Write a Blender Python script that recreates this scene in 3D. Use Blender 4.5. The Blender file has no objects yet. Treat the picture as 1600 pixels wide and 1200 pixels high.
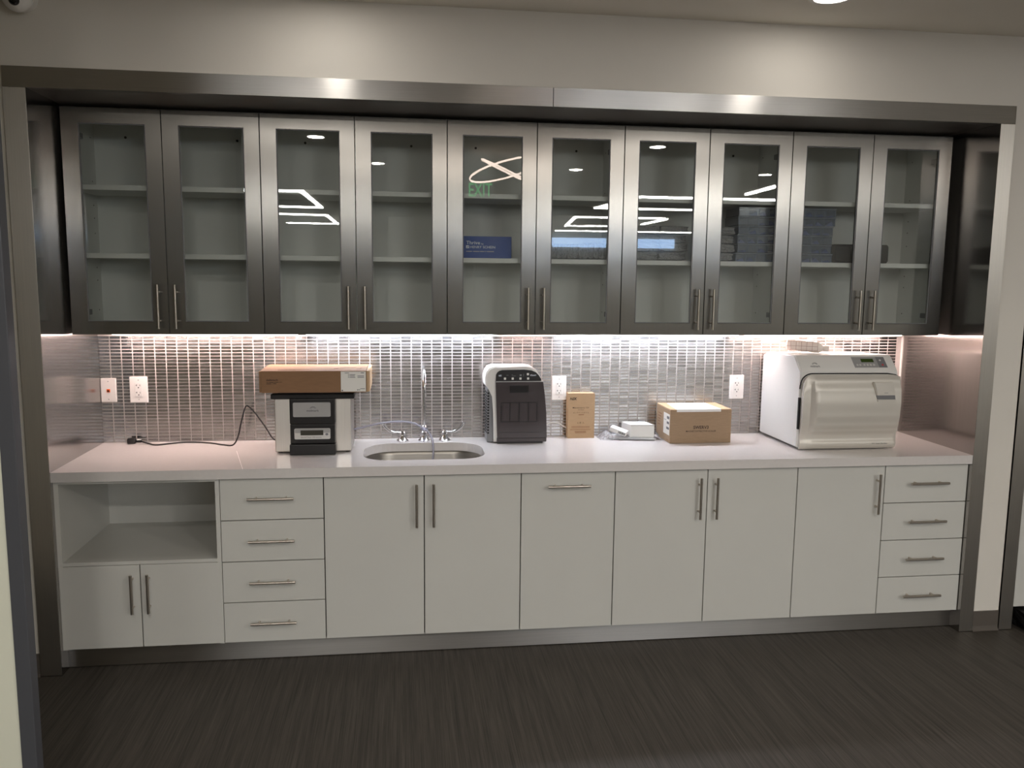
import bpy, bmesh, math, random
from mathutils import Vector, Matrix
random.seed(7)
S = bpy.context.scene
COL = S.collection

# ------------------------------------------------------------------ camera
cd = bpy.data.cameras.new('camera'); cam = bpy.data.objects.new('camera', cd); COL.objects.link(cam)
cd.sensor_fit = 'HORIZONTAL'; cd.sensor_width = 36.0
cd.lens = 1296.44 / 1600 * 36.0
cd.clip_start = 0.05
yaw, pit, rol = -0.1309, -0.1295, -0.0105
R = (Matrix.Rotation(yaw, 3, 'Z') @ Matrix.Rotation(pit, 3, 'X') @ Matrix.Rotation(rol, 3, 'Y'))
cm = (R @ Matrix(((1, 0, 0), (0, 0, -1), (0, 1, 0)))).to_4x4()
cm.translation = Vector((1.4763, -4.2653, 1.7406))
cam.matrix_world = cm
S.camera = cam

# ------------------------------------------------------------------ world, exposure
w = bpy.data.worlds.new('world'); S.world = w; w.use_nodes = True
w.node_tree.nodes['Background'].inputs[0].default_value = (0.55, 0.68, 1.0, 1)
w.node_tree.nodes['Background'].inputs[1].default_value = 0.5
S.view_settings.view_transform = 'Standard'; S.view_settings.look = 'None'
S.view_settings.gamma = 1.0; S.view_settings.use_curve_mapping = False
S.view_settings.exposure = 0.14
S.cycles.use_denoising = True
S.cycles.max_bounces = 10; S.cycles.transparent_max_bounces = 24
S.cycles.glossy_bounces = 6; S.cycles.transmission_bounces = 8
S.cycles.sample_clamp_indirect = 4.0

ZC = 2.85           # ceiling height
NEAR_W = 1.3
MID_W = 16.0
DOWN_W = 32.0       # watts of a ceiling downlight
LED_W = 5.2         # strength scale of the lights under the cabinets

def area(name, loc, size, watts, color, spread=math.pi, shape='DISK', sy=None, rot=(0, 0, 0), parent=None):
    l = bpy.data.lights.new(name, 'AREA'); l.energy = watts; l.color = color; l.shape = shape
    l.size = size; l.spread = spread
    if sy: l.size_y = sy
    o = bpy.data.objects.new(name, l); COL.objects.link(o)
    if parent is not None:
        o.parent = parent; o.location = Vector(loc) - parent.location
    else:
        o.location = loc
    o.rotation_euler = rot
    return o

# ------------------------------------------------------------------ materials
def lin(r, g, b):
    f = lambda c: (c / 255 / 12.92) if c / 255 <= 0.04045 else ((c / 255 + 0.055) / 1.055) ** 2.4
    return (f(r), f(g), f(b), 1)

def mat(name, col, rough=0.5, metal=0.0, spec=0.5, noise=None, bump=None, coat=0.0, emis=None, alpha=None, trans=0.0, ior=1.45):
    """noise=(scale, amount[, (sx,sy,sz)]) varies the base colour; bump=(scale, distance[, stretch])"""
    m = bpy.data.materials.new(name); m.use_nodes = True
    nt = m.node_tree; b = nt.nodes['Principled BSDF']
    b.inputs['Base Color'].default_value = col
    b.inputs['Roughness'].default_value = rough
    b.inputs['Metallic'].default_value = metal
    b.inputs['Specular IOR Level'].default_value = spec
    b.inputs['Coat Weight'].default_value = coat
    b.inputs['Transmission Weight'].default_value = trans
    b.inputs['IOR'].default_value = ior
    if emis:
        b.inputs['Emission Color'].default_value = emis[0]; b.inputs['Emission Strength'].default_value = emis[1]
    def coords(stretch):
        g = nt.nodes.new('ShaderNodeNewGeometry'); mp = nt.nodes.new('ShaderNodeMapping')
        nt.links.new(g.outputs['Position'], mp.inputs[0]); mp.inputs['Scale'].default_value = stretch
        return mp.outputs[0]
    if noise:
        n = nt.nodes.new('ShaderNodeTexNoise'); n.inputs['Scale'].default_value = noise[0]; n.inputs['Detail'].default_value = 5
        nt.links.new(coords(noise[2] if len(noise) > 2 else (1, 1, 1)), n.inputs['Vector'])
        r = nt.nodes.new('ShaderNodeValToRGB')
        a = noise[1]
        r.color_ramp.elements[0].position = 0.3; r.color_ramp.elements[1].position = 0.7
        r.color_ramp.elements[0].color = (col[0] * (1 - a), col[1] * (1 - a), col[2] * (1 - a), 1)
        r.color_ramp.elements[1].color = (min(1, col[0] * (1 + a)), min(1, col[1] * (1 + a)), min(1, col[2] * (1 + a)), 1)
        nt.links.new(n.outputs['Fac'], r.inputs[0]); nt.links.new(r.outputs[0], b.inputs['Base Color'])
    if bump:
        n = nt.nodes.new('ShaderNodeTexNoise'); n.inputs['Scale'].default_value = bump[0]; n.inputs['Detail'].default_value = 4
        nt.links.new(coords(bump[2] if len(bump) > 2 else (1, 1, 1)), n.inputs['Vector'])
        bp = nt.nodes.new('ShaderNodeBump'); bp.inputs['Distance'].default_value = bump[1]; bp.inputs['Strength'].default_value = 1
        nt.links.new(n.outputs['Fac'], bp.inputs['Height']); nt.links.new(bp.outputs[0], b.inputs['Normal'])
    return m

def brushed(name, col, rough, aniso, tangent, streak, streak_amt=0.05, warp=0.0):
    """brushed steel: reflections smear along `tangent`; `streak` stretches the fine brushing"""
    m = mat(name, col, rough, 1.0, noise=(1.0, streak_amt, streak))
    nt = m.node_tree; b = nt.nodes['Principled BSDF']
    b.inputs['Anisotropic'].default_value = aniso
    c = nt.nodes.new('ShaderNodeCombineXYZ')
    for i in range(3): c.inputs[i].default_value = tangent[i]
    nt.links.new(c.outputs[0], b.inputs['Tangent'])
    if warp:
        g = nt.nodes.new('ShaderNodeNewGeometry')
        n = nt.nodes.new('ShaderNodeTexNoise'); n.inputs['Scale'].default_value = 5.0; n.inputs['Detail'].default_value = 1
        nt.links.new(g.outputs['Position'], n.inputs['Vector'])
        bp = nt.nodes.new('ShaderNodeBump'); bp.inputs['Distance'].default_value = warp; bp.inputs['Strength'].default_value = 1
        nt.links.new(n.outputs['Fac'], bp.inputs['Height']); nt.links.new(bp.outputs[0], b.inputs['Normal'])
    return m

STEEL = (0.45, 0.435, 0.415, 1)
M = {}
M['wall'] = mat('painted_wall', lin(222, 217, 208), 0.7, noise=(3, 0.02), bump=(220, 0.0002))
M['pale'] = mat('pale_wall', lin(214, 214, 196), 0.6, noise=(3, 0.02))
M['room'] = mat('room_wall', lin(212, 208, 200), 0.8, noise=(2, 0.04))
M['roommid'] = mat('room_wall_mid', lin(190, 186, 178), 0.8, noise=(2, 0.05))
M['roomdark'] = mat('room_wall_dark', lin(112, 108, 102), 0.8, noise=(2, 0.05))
M['ceil'] = mat('ceiling_paint', lin(246, 241, 230), 0.85, noise=(2, 0.02))
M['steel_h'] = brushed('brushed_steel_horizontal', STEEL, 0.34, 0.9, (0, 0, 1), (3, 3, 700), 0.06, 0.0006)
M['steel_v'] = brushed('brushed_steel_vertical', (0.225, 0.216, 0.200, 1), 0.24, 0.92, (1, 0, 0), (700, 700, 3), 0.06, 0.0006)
M['steel_jamb'] = brushed('brushed_steel_jamb', (0.54, 0.51, 0.46, 1), 0.42, 0.8, (1, 0, 0), (700, 700, 3), 0.05)
M['steel_side'] = brushed('brushed_steel_side', (0.40, 0.38, 0.365, 1), 0.17, 0.8, (0, 1, 0), (700, 700, 2), 0.05, 0.001)
M['steel_soffit'] = brushed('brushed_steel_soffit', (0.40, 0.38, 0.36, 1), 0.38, 0.6, (0, 1, 0), (3, 700, 700), 0.05)
M['nickel'] = mat('brushed_nickel', (0.52, 0.47, 0.41, 1), 0.28, 1.0, noise=(1.0, 0.1, (300, 300, 300)))
M['chrome'] = mat('chrome', (0.85, 0.85, 0.87, 1), 0.06, 1.0)
M['sinksteel'] = mat('sink_steel', (0.34, 0.32, 0.29, 1), 0.36, 1.0, noise=(1, 0.08, (3, 3, 400)))
M['lam'] = mat('white_laminate', lin(206, 205, 199), 0.32, noise=(4, 0.012), bump=(500, 0.00005))
M['lamdark'] = mat('cabinet_core_edge', lin(60, 58, 55), 0.6)
M['inner'] = mat('cabinet_interior', lin(224, 225, 221), 0.5, noise=(4, 0.02))
M['quartz'] = mat('white_quartz', lin(216, 211, 208), 0.16, noise=(60, 0.015), coat=0.2)
M['seam'] = mat('quartz_seam', lin(245, 243, 240), 0.3)
M['grout'] = mat('grout', lin(196, 188, 184), 0.85, noise=(40, 0.06))
M['base'] = mat('vinyl_base', lin(88, 82, 76), 0.45, noise=(6, 0.04))
M['whiteplastic'] = mat('white_plastic', lin(236, 234, 230), 0.35)
M['plate'] = mat('outlet_plastic', lin(240, 236, 232), 0.3)
M['orange'] = mat('orange_jack', lin(226, 96, 28), 0.4)
M['black'] = mat('black_plastic', lin(26, 24, 24), 0.38, bump=(900, 0.00003))
M['blackgloss'] = mat('black_gloss', lin(20, 19, 19), 0.15)
M['darkslot'] = mat('dark_slot', lin(12, 11, 11), 0.7)
M['smoke'] = mat('smoked_door', lin(66, 60, 61), 0.18, coat=0.3)
M['smokedark'] = mat('smoked_line', lin(18, 15, 15), 0.3)
M['greyplastic'] = mat('grey_plastic', lin(120, 120, 122), 0.4)
M['silver'] = mat('silver_label', lin(170, 169, 168), 0.35, 0.3)
M['silverlight'] = mat('silver_label_light', lin(212, 210, 206), 0.35, 0.1)
M['lcd'] = mat('display_dark', lin(66, 64, 56), 0.25)
M['lcdgreen'] = mat('display_green', lin(60, 76, 34), 0.25)
M['satin'] = brushed('cleaner_steel', (0.72, 0.68, 0.63, 1), 0.32, 0.6, (0, 0, 1), (500, 500, 4), 0.04)
M['card'] = mat('cardboard', lin(152, 128, 103), 0.8, noise=(1, 0.05, (30, 30, 160)), bump=(90, 0.0002))
M['card_shaded'] = mat('cardboard_shaded', lin(134, 102, 74), 0.8, noise=(1, 0.05, (30, 30, 160)))  # cardboard with the shade on the upper box put into a darker brown
M['card2'] = mat('cardboard_light', lin(180, 151, 118), 0.8, noise=(1, 0.04, (30, 30, 160)), bump=(90, 0.0002))
M['cardedge'] = mat('cardboard_edge', lin(120, 74, 46), 0.85)
M['paper'] = mat('white_paper', lin(240, 240, 238), 0.6)
M['label'] = mat('white_label', lin(228, 226, 220), 0.5)
M['ink'] = mat('dark_ink', lin(44, 26, 18), 0.6)
M['greyink'] = mat('grey_ink', lin(96, 96, 98), 0.6)
M['whiteink'] = mat('white_ink', lin(220, 226, 236), 0.5)
M['blue'] = mat('blue_card', lin(36, 74, 150), 0.45)
M['autowhite'] = mat('device_white', lin(226, 224, 220), 0.3)
M['autosilver'] = mat('device_silver', lin(212, 207, 198), 0.42, 0.3)
M['red'] = mat('red_button', lin(196, 70, 74), 0.4)
M['frame_grey'] = mat('grey_door_frame', lin(70, 71, 75), 0.5)
M['warmcord'] = mat('white_cord', lin(226, 224, 220), 0.4)
M['vinylbottle'] = mat('bottle_white', lin(238, 230, 222), 0.35)
M['wire'] = mat('coated_wire', lin(176, 150, 140), 0.35, 0.6)
M['rib'] = mat('binding_wire', lin(150, 152, 162), 0.3, 0.8)
M['bagblack'] = mat('black_fabric', lin(14, 14, 15), 0.6)
M['pvc'] = mat('clear_pvc', lin(220, 224, 240), 0.08, trans=0.75, ior=1.3)

def emitter(name, col, strength):
    m = bpy.data.materials.new(name); m.use_nodes = True; nt = m.node_tree
    nt.nodes.remove(nt.nodes['Principled BSDF'])
    e = nt.nodes.new('ShaderNodeEmission'); e.inputs[0].default_value = (*col, 1); e.inputs[1].default_value = strength
    nt.links.new(e.outputs[0], nt.nodes['Material Output'].inputs[0]); return m
M['e_down'] = emitter('downlight_lens', (1, 0.93, 0.84), 12)
M['e_lin'] = emitter('linear_light', (1.0, 0.99, 0.96), 58.0)
M['e_pend'] = emitter('pendant_light', (1, 0.80, 0.68), 15)
M['e_exit'] = emitter('exit_green', (0.10, 0.75, 0.22), 3.5)
M['e_sky'] = emitter('daylight', (0.46, 0.66, 1.0), 11)
M['e_warm'] = emitter('led_warm', (1, 0.76, 0.70), 9.0 * LED_W)
M['e_dim'] = emitter('led_warm_dim', (1, 0.70, 0.64), 4.0 * LED_W)
M['e_cool'] = emitter('led_cool', (0.82, 0.88, 1.0), 9.0 * LED_W)

def clear(name, tint, gloss=1.0, ior=1.5, rough=0.0, haze=None, bump=None):
    """thin clear sheet: passes light straight on, mirrors by Fresnel; haze=(colour, amount) adds milky scatter"""
    m = bpy.data.materials.new(name); m.use_nodes = True; nt = m.node_tree
    nt.nodes.remove(nt.nodes['Principled BSDF'])
    t = nt.nodes.new('ShaderNodeBsdfTransparent'); t.inputs[0].default_value = tint
    g = nt.nodes.new('ShaderNodeBsdfGlossy'); g.inputs['Roughness'].default_value = rough
    f = nt.nodes.new('ShaderNodeFresnel'); f.inputs[0].default_value = ior
    base = t
    if haze:
        d0 = nt.nodes.new('ShaderNodeBsdfDiffuse'); d0.inputs[0].default_value = haze[0]
        d1 = nt.nodes.new('ShaderNodeBsdfTranslucent'); d1.inputs[0].default_value = haze[0]
        d = nt.nodes.new('ShaderNodeMixShader'); nt.links.new(d0.outputs[0], d.inputs[1]); nt.links.new(d1.outputs[0], d.inputs[2])
        mx0 = nt.nodes.new('ShaderNodeMixShader'); mx0.inputs[0].default_value = haze[1]
        nt.links.new(t.outputs[0], mx0.inputs[1]); nt.links.new(d.outputs[0], mx0.inputs[2]); base = mx0
    mx = nt.nodes.new('ShaderNodeMixShader')
    nt.links.new(f.outputs[0], mx.inputs[0]); nt.links.new(base.outputs[0], mx.inputs[1]); nt.links.new(g.outputs[0], mx.inputs[2])
    if bump:
        ge = nt.nodes.new('ShaderNodeNewGeometry'); n = nt.nodes.new('ShaderNodeTexNoise')
        n.inputs['Scale'].default_value = bump[0]; n.inputs['Detail'].default_value = 3
        nt.links.new(ge.outputs['Position'], n.inputs['Vector'])
        bp = nt.nodes.new('ShaderNodeBump'); bp.inputs['Distance'].default_value = bump[1]
        nt.links.new(n.outputs['Fac'], bp.inputs['Height'])
        nt.links.new(bp.outputs[0], g.inputs['Normal']); nt.links.new(bp.outputs[0], f.inputs['Normal'])
    nt.links.new(mx.outputs[0], nt.nodes['Material Output'].inputs[0]); return m
M['glass'] = clear('cabinet_glass', (0.93, 0.94, 0.93, 1))
M['bag'] = clear('clear_bag', (0.99, 0.99, 1.0, 1), ior=1.25, rough=0.15, haze=((0.97, 0.97, 1.0, 1), 0.42), bump=(60, 0.01))
M['pack'] = clear('milky_pack', (0.8, 0.8, 0.82, 1), ior=1.6, rough=0.15, haze=((0.82, 0.82, 0.82, 1), 0.62), bump=(70, 0.03))
M['bin'] = clear('clear_organizer', (0.86, 0.90, 0.96, 1), ior=1.5, rough=0.1, haze=((0.58, 0.66, 0.80, 1), 0.13))
M['binrib'] = clear('organizer_rib', (0.86, 0.90, 0.96, 1), ior=1.5, rough=0.1, haze=((0.66, 0.74, 0.86, 1), 0.55))
M['tube'] = clear('clear_tube', (0.86, 0.86, 0.95, 1), ior=1.45, rough=0.08, haze=((0.86, 0.85, 0.95, 1), 0.32))

def tile_mat():
    m = brushed('steel_tile', (0.52, 0.50, 0.49, 1), 0.20, 0.8, (0, 0, 1), (6, 6, 900), 0.05)
    nt = m.node_tree; b = nt.nodes['Principled BSDF']
    g = nt.nodes.new('ShaderNodeNewGeometry'); sn = nt.nodes.new('ShaderNodeVectorMath'); sn.operation = 'SNAP'
    sn.inputs[1].default_value = (TPX, 10.0, TPZ)
    off = nt.nodes.new('ShaderNodeVectorMath'); off.operation = 'SUBTRACT'; off.inputs[1].default_value = (TX0, 5.0, TZ0)
    nt.links.new(g.outputs['Position'], off.inputs[0]); nt.links.new(off.outputs[0], sn.inputs[0])
    wn = nt.nodes.new('ShaderNodeTexWhiteNoise'); nt.links.new(sn.outputs[0], wn.inputs['Vector'])
    mr = nt.nodes.new('ShaderNodeMapRange'); mr.inputs[3].default_value = 0.18; mr.inputs[4].default_value = 0.25
    nt.links.new(wn.outputs['Value'], mr.inputs[0]); nt.links.new(mr.outputs[0], b.inputs['Roughness'])
    return m
TPX, TPZ, TX0, TZ0 = 0.0523, 0.0165, -0.001, 0.9015
M['tile'] = tile_mat()

def floor_mat():
    m = mat('dark_wood_vinyl', lin(66, 61, 56), 0.55, spec=0.3)
    nt = m.node_tree; b = nt.nodes['Principled BSDF']
    g = nt.nodes.new('ShaderNodeNewGeometry')
    out = []
    for sc, dt in (((60, 1.3, 1), 6), ((260, 3.0, 1), 3)):
        mp = nt.nodes.new('ShaderNodeMapping'); mp.inputs['Rotation'].default_value = (0, 0, 0); mp.inputs['Scale'].default_value = sc
        n = nt.nodes.new('ShaderNodeTexNoise'); n.inputs['Scale'].default_value = 1; n.inputs['Detail'].default_value = dt; n.inputs['Roughness'].default_value = 0.65
        nt.links.new(g.outputs['Position'], mp.inputs[0]); nt.links.new(mp.outputs[0], n.inputs['Vector']); out.append(n.outputs['Fac'])
    a = nt.nodes.new('ShaderNodeMath'); a.operation = 'ADD'
    nt.links.new(out[0], a.inputs[0]); nt.links.new(out[1], a.inputs[1])
    r = nt.nodes.new('ShaderNodeValToRGB')
    r.color_ramp.elements[0].position = 0.35; r.color_ramp.elements[0].color = lin(46, 43, 39)
    r.color_ramp.elements[1].position = 0.72; r.color_ramp.elements[1].color = lin(92, 86, 79)
    d = nt.nodes.new('ShaderNodeMath'); d.operation = 'MULTIPLY'; d.inputs[1].default_value = 0.5
    nt.links.new(a.outputs[0], d.inputs[0]); nt.links.new(d.outputs[0], r.inputs[0])
    nt.links.new(r.outputs[0], b.inputs['Base Color'])
    bp = nt.nodes.new('ShaderNodeBump'); bp.inputs['Distance'].default_value = 0.0006
    nt.links.new(d.outputs[0], bp.inputs['Height']); nt.links.new(bp.outputs[0], b.inputs['Normal'])
    return m
M['floor'] = floor_mat()

# ------------------------------------------------------------------ mesh helpers
def wloc(o):
    v = Vector((0, 0, 0))
    while o is not None:
        v += o.location; o = o.parent
    return v

def link(name, me, m, parent=None, label=None, local=False):
    o = bpy.data.objects.new(name, me); COL.objects.link(o)
    if m is not None:
        me.materials.clear()
        for x in (m if isinstance(m, (list, tuple)) else [m]): me.materials.append(x)
    if parent is not None:
        o.parent = parent
        if not local:
            me.transform(Matrix.Translation(-wloc(parent)))
    if label: o['label'] = label
    return o

def obj(name, bm, m, parent=None, label=None, local=False, smooth=False):
    bmesh.ops.recalc_face_normals(bm, faces=bm.faces)
    me = bpy.data.meshes.new(name); bm.to_mesh(me); bm.free()
    if smooth:
        for p in me.polygons: p.use_smooth = True
        try: me.set_sharp_from_angle(angle=math.radians(35))
        except Exception: pass
    return link(name, me, m, parent, label, local)

def B(): return bmesh.new()

def add_box(bm, x0, x1, y0, y1, z0, z1, bev=0.0, seg=2, mi=0):
    t = bmesh.new()
    bmesh.ops.create_cube(t, size=1)
    for v in t.verts:
        v.co = Vector(((x0 + x1) / 2 + v.co.x * (x1 - x0), (y0 + y1) / 2 + v.co.y * (y1 - y0), (z0 + z1) / 2 + v.co.z * (z1 - z0)))
    if bev > 0:
        bmesh.ops.bevel(t, geom=t.edges[:], offset=bev, segments=seg, affect='EDGES', profile=0.5)
    for f in t.faces: f.material_index = mi
    merge(bm, t); return bm

def merge(bm, t, M4=None):
    if M4 is not None: bmesh.ops.transform(t, matrix=M4, verts=t.verts)
    me = bpy.data.meshes.new('tmp'); t.to_mesh(me); t.free(); bm.from_mesh(me); bpy.data.meshes.remove(me)

def box(*a, **k): return add_box(B(), *a, **k)

def add_cyl(bm, p0, p1, r, r2=None, n=16, caps=True):
    p0 = Vector(p0); p1 = Vector(p1); d = p1 - p0
    t = bmesh.new()
    bmesh.ops.create_cone(t, cap_ends=caps, cap_tris=False, segments=n, radius1=r, radius2=r if r2 is None else r2, depth=d.length)
    q = d.to_track_quat('Z', 'Y').to_matrix().to_4x4(); q.translation = (p0 + p1) / 2
    merge(bm, t, q); return bm

def add_tube(bm, pts, r, n=10, caps=True):
    pts = [Vector(p) for p in pts]
    rs = r if isinstance(r, (list, tuple)) else [r] * len(pts)
    prev = None; rings = []
    up = Vector((0, 0, 1))
    for i, p in enumerate(pts):
        d = (pts[min(i + 1, len(pts) - 1)] - pts[max(i - 1, 0)]).normalized()
        if prev is None:
            a = d.cross(up)
            if a.length < 1e-3: a = d.cross(Vector((1, 0, 0)))
            a.normalize()
        else:
            a = (prev - d * prev.dot(d)).normalized()
        prev = a; b = d.cross(a)
        rings.append([bm.verts.new(p + (a * math.cos(2 * math.pi * k / n) + b * math.sin(2 * math.pi * k / n)) * rs[i]) for k in range(n)])
    for i in range(len(rings) - 1):
        for k in range(n):
            bm.faces.new((rings[i][k], rings[i][(k + 1) % n], rings[i + 1][(k + 1) % n], rings[i + 1][k]))
    if caps:
        bm.faces.new(rings[0][::-1]); bm.faces.new(rings[-1])
    return bm

def spline(pts, n=8):
    pts = [Vector(p) for p in pts]; out = []
    for i in range(len(pts) - 1):
        p0 = pts[max(i - 1, 0)]; p1 = pts[i]; p2 = pts[i + 1]; p3 = pts[min(i + 2, len(pts) - 1)]
        for k in range(n):
            t = k / n
            out.append(0.5 * ((2 * p1) + (-p0 + p2) * t + (2 * p0 - 5 * p1 + 4 * p2 - p3) * t * t + (-p0 + 3 * p1 - 3 * p2 + p3) * t ** 3))
    out.append(pts[-1]); return out

def add_lathe(bm, prof, c, n=24):
    """prof = [(r, z)...] around the vertical through c"""
    rings = []
    for r, z in prof:
        rings.append([bm.verts.new((c[0] + r * math.cos(2 * math.pi * k / n), c[1] + r * math.sin(2 * math.pi * k / n), c[2] + z)) for k in range(n)])
    for i in range(len(rings) - 1):
        for k in range(n):
            bm.faces.new((rings[i][k], rings[i][(k + 1) % n], rings[i + 1][(k + 1) % n], rings[i + 1][k]))
    bm.faces.new(rings[0][::-1]); bm.faces.new(rings[-1]); return bm

def add_prism(bm, poly, y0, y1, axis='y', mi=0):
    """poly in (x,z) extruded along y, or (y,z) along x, or (x,y) along z"""
    def P(a, b, t): return {'y': (a, t, b), 'x': (t, a, b), 'z': (a, b, t)}[axis]
    f0 = [bm.verts.new(P(a, b, y0)) for a, b in poly]; f1 = [bm.verts.new(P(a, b, y1)) for a, b in poly]
    n = len(poly)
    fs = [bm.faces.new(f0), bm.faces.new(f1[::-1])]
    for i in range(n): fs.append(bm.faces.new((f0[i], f1[i], f1[(i + 1) % n], f0[(i + 1) % n])))
    for f in fs: f.material_index = mi
    return bm

def add_ring(bm, o, i, y0, y1):
    """rectangular frame in the x-z plane: o and i = (x0, x1, z0, z1) outside and inside"""
    def rect(q, y): return [bm.verts.new((q[a], y, q[b])) for a, b in ((0, 2), (1, 2), (1, 3), (0, 3))]
    e = 0.001; s = lambda q, d: (q[0] + d, q[1] - d, q[2] + d, q[3] - d)
    L = [rect(o, y1), rect(o, y0 + e), rect(s(o, e), y0), rect(s(i, -e), y0), rect(i, y0 + e), rect(i, y1)]
    for a, b in zip(L, L[1:] + L[:1]):
        for k in range(4): bm.faces.new((a[k], a[(k + 1) % 4], b[(k + 1) % 4], b[k]))
    return bm

def rrect(x0, x1, z0, z1, r, n=6, rs=None):
    """rounded rectangle outline; rs = radii (bl, br, tr, tl)"""
    rs = rs or (r, r, r, r); out = []
    for (cx, cz, a0, q) in ((x0 + rs[0], z0 + rs[0], 180, rs[0]), (x1 - rs[1], z0 + rs[1], 270, rs[1]),
                            (x1 - rs[2], z1 - rs[2], 0, rs[2]), (x0 + rs[3], z1 - rs[3], 90, rs[3])):
        if q <= 0: out.append((cx, cz)); continue
        for k in range(n + 1):
            a = math.radians(a0 + 90 * k / n); out.append((cx + q * math.cos(a), cz + q * math.sin(a)))
    return out

def empty(name, loc, label, cat, group=None, rz=0):
    o = bpy.data.objects.new(name, None); COL.objects.link(o); o.location = loc; o.rotation_euler = (0, 0, rz)
    o.empty_display_size = 0.05
    return tag(o, label, cat, group)

def tag(o, label, cat, group=None):
    o['label'] = label; o['category'] = cat
    if group: o['group'] = group
    return o

def struct(name, bm, m, smooth=False, label=None):
    o = obj(name, bm, m, smooth=smooth); o['kind'] = 'structure'
    if label: o['label'] = label
    return o

def copy_tree(o, parent=None, share=True):
    c = o.copy(); COL.objects.link(c); c.parent = parent
    for ch in o.children: copy_tree(ch, c)
    return c

def text(s, h, c, m, parent, width=None, face='front', align='CENTER', bold=0.0, name='lettering', depth=0.0006, shear=0.0, tilt=None):
    """flat printed text; c = where it sits (align point, baseline). face: front (-y), left (-x), top, mirror"""
    cu = bpy.data.curves.new(name, 'FONT'); cu.body = s; cu.size = 1.0; cu.align_x = align; cu.offset = bold
    cu.resolution_u = 2; cu.shear = shear
    o = bpy.data.objects.new(name, cu); COL.objects.link(o)
    dg = bpy.context.evaluated_depsgraph_get(); dg.update()
    me = bpy.data.meshes.new_from_object(o.evaluated_get(dg)); bpy.data.objects.remove(o)
    xs = [v.co.x for v in me.vertices]; wd = (max(xs) - min(xs)) if xs else 1
    k = h / 0.73
    kx = width / wd if width else k
    me.transform(Matrix.Diagonal((kx, k, 1, 1)))
    rot = {'front': Matrix(((1, 0, 0), (0, 0, -1), (0, 1, 0))), 'mirror': Matrix(((-1, 0, 0), (0, 0, -1), (0, 1, 0))),
           'left': Matrix(((0, 0, -1), (-1, 0, 0), (0, 1, 0))), 'top': Matrix(((1, 0, 0), (0, 1, 0), (0, 0, 1))),
           'topflip': Matrix(((-1, 0, 0), (0, -1, 0), (0, 0, 1)))}[face].to_4x4()
    if tilt is not None: rot = Matrix.Rotation(tilt, 4, 'X') @ rot
    rot.translation = Vector(c)
    me.transform(rot)
    ob = link(name, me, m, parent)
    return ob

def bars(parent, m, rects, y, name='lettering', face='front'):
    """small print too fine to read: thin raised dashes"""
    bm = B()
    for (x0, x1, z0, z1) in rects:
        if face == 'front': add_box(bm, x0, x1, y - 0.0006, y + 0.0004, z0, z1)
        elif face == 'left': add_box(bm, y - 0.0006, y + 0.0004, x0, x1, z0, z1)
        elif face == 'top': add_box(bm, x0, x1, z0, z1, y - 0.0004, y + 0.0006)
    o = obj(name, bm, m, parent); o['kind'] = 'stuff'; return o

# ------------------------------------------------------------------ the setting
W = 4.216; DF = 0.641; ZH = 2.461; ZT = 2.541
struct('floor', box(-4, 9, -18, 0.3, -0.1, 0), M['floor'])
struct('ceiling', box(-4, 9, -18, 0.3, ZC, ZC + 0.1), M['ceil'])
# front wall with the two openings
bm = B()
add_box(bm, -4, 9, -DF + 0.012, -DF + 0.10, ZT - 0.02, ZC)
add_box(bm, -4, -0.06, -DF + 0.012, -DF + 0.10, 0, ZT - 0.02)
add_box(bm, 6.6, 9, -DF + 0.012, -DF + 0.10, 0, ZT - 0.02)
add_box(bm, W + 0.05, 4.445, -DF + 0.012, -DF + 0.10, 0, ZT - 0.02)
struct('wall_front', bm, M['wall'])
wb = struct('wall_back', box(-0.1, W + 0.1, 0.004, 0.10, 0, ZH + 0.1), M['grout'])
struct('wall_left', box(-0.06, 0.0008, -DF + 0.0006, 0.05, 0, ZH), M['steel_side'])
struct('wall_right', box(W - 0.0008, W + 0.06, -DF + 0.0006, 0.05, 0, ZH), M['steel_side'])
struct('ceiling', box(-0.06, W + 0.06, -DF + 0.0305, 0.05, ZH, ZH + 0.06), M['steel_soffit'])
# steel surround: header and two jambs, butt jointed
struct('trim_1', box(-0.086, 2.119 - 0.0006, -DF, -DF + 0.03, ZH, ZT, bev=0.001), M['steel_h'])
struct('trim_2', box(2.119 + 0.0006, W + 0.072, -DF, -DF + 0.03, ZH, ZT, bev=0.001), M['steel_h'])
struct('trim_3', box(-0.086, 0.0, -DF, -DF + 0.03, 0.004, ZH - 0.001, bev=0.001), M['steel_jamb'])
struct('trim_4', box(W, W + 0.072, -DF, -DF + 0.03, 0.004, ZH - 0.001, bev=0.001), M['steel_jamb'])
# vinyl cove base
def cove(name, x0, x1):
    bm = B(); yb = -DF + 0.012
    add_prism(bm, [(yb, 0), (yb - 0.016, 0.001), (yb - 0.012, 0.004), (yb - 0.006, 0.012), (yb - 0.004, 0.024), (yb - 0.004, 0.10), (yb, 0.102)], x0, x1, axis='x')
    return struct(name, bm, M['base'])
cove('baseboard_right', W + 0.074, 4.432); cove('baseboard_left', -0.9, -0.088)
# second opening at the right edge of the view
struct('trim_5', box(4.432, 4.502, -DF, -DF + 0.10, 0.004, ZT, bev=0.001), M['steel_jamb'])
struct('trim_6', box(4.503, 6.6, -DF, -DF + 0.10, ZH, ZT, bev=0.001), M['steel_h'])
# toe kick
struct('trim_7', box(0.0, W, -0.565, -0.555, 0.004, 0.103), M['steel_h'])
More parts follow.
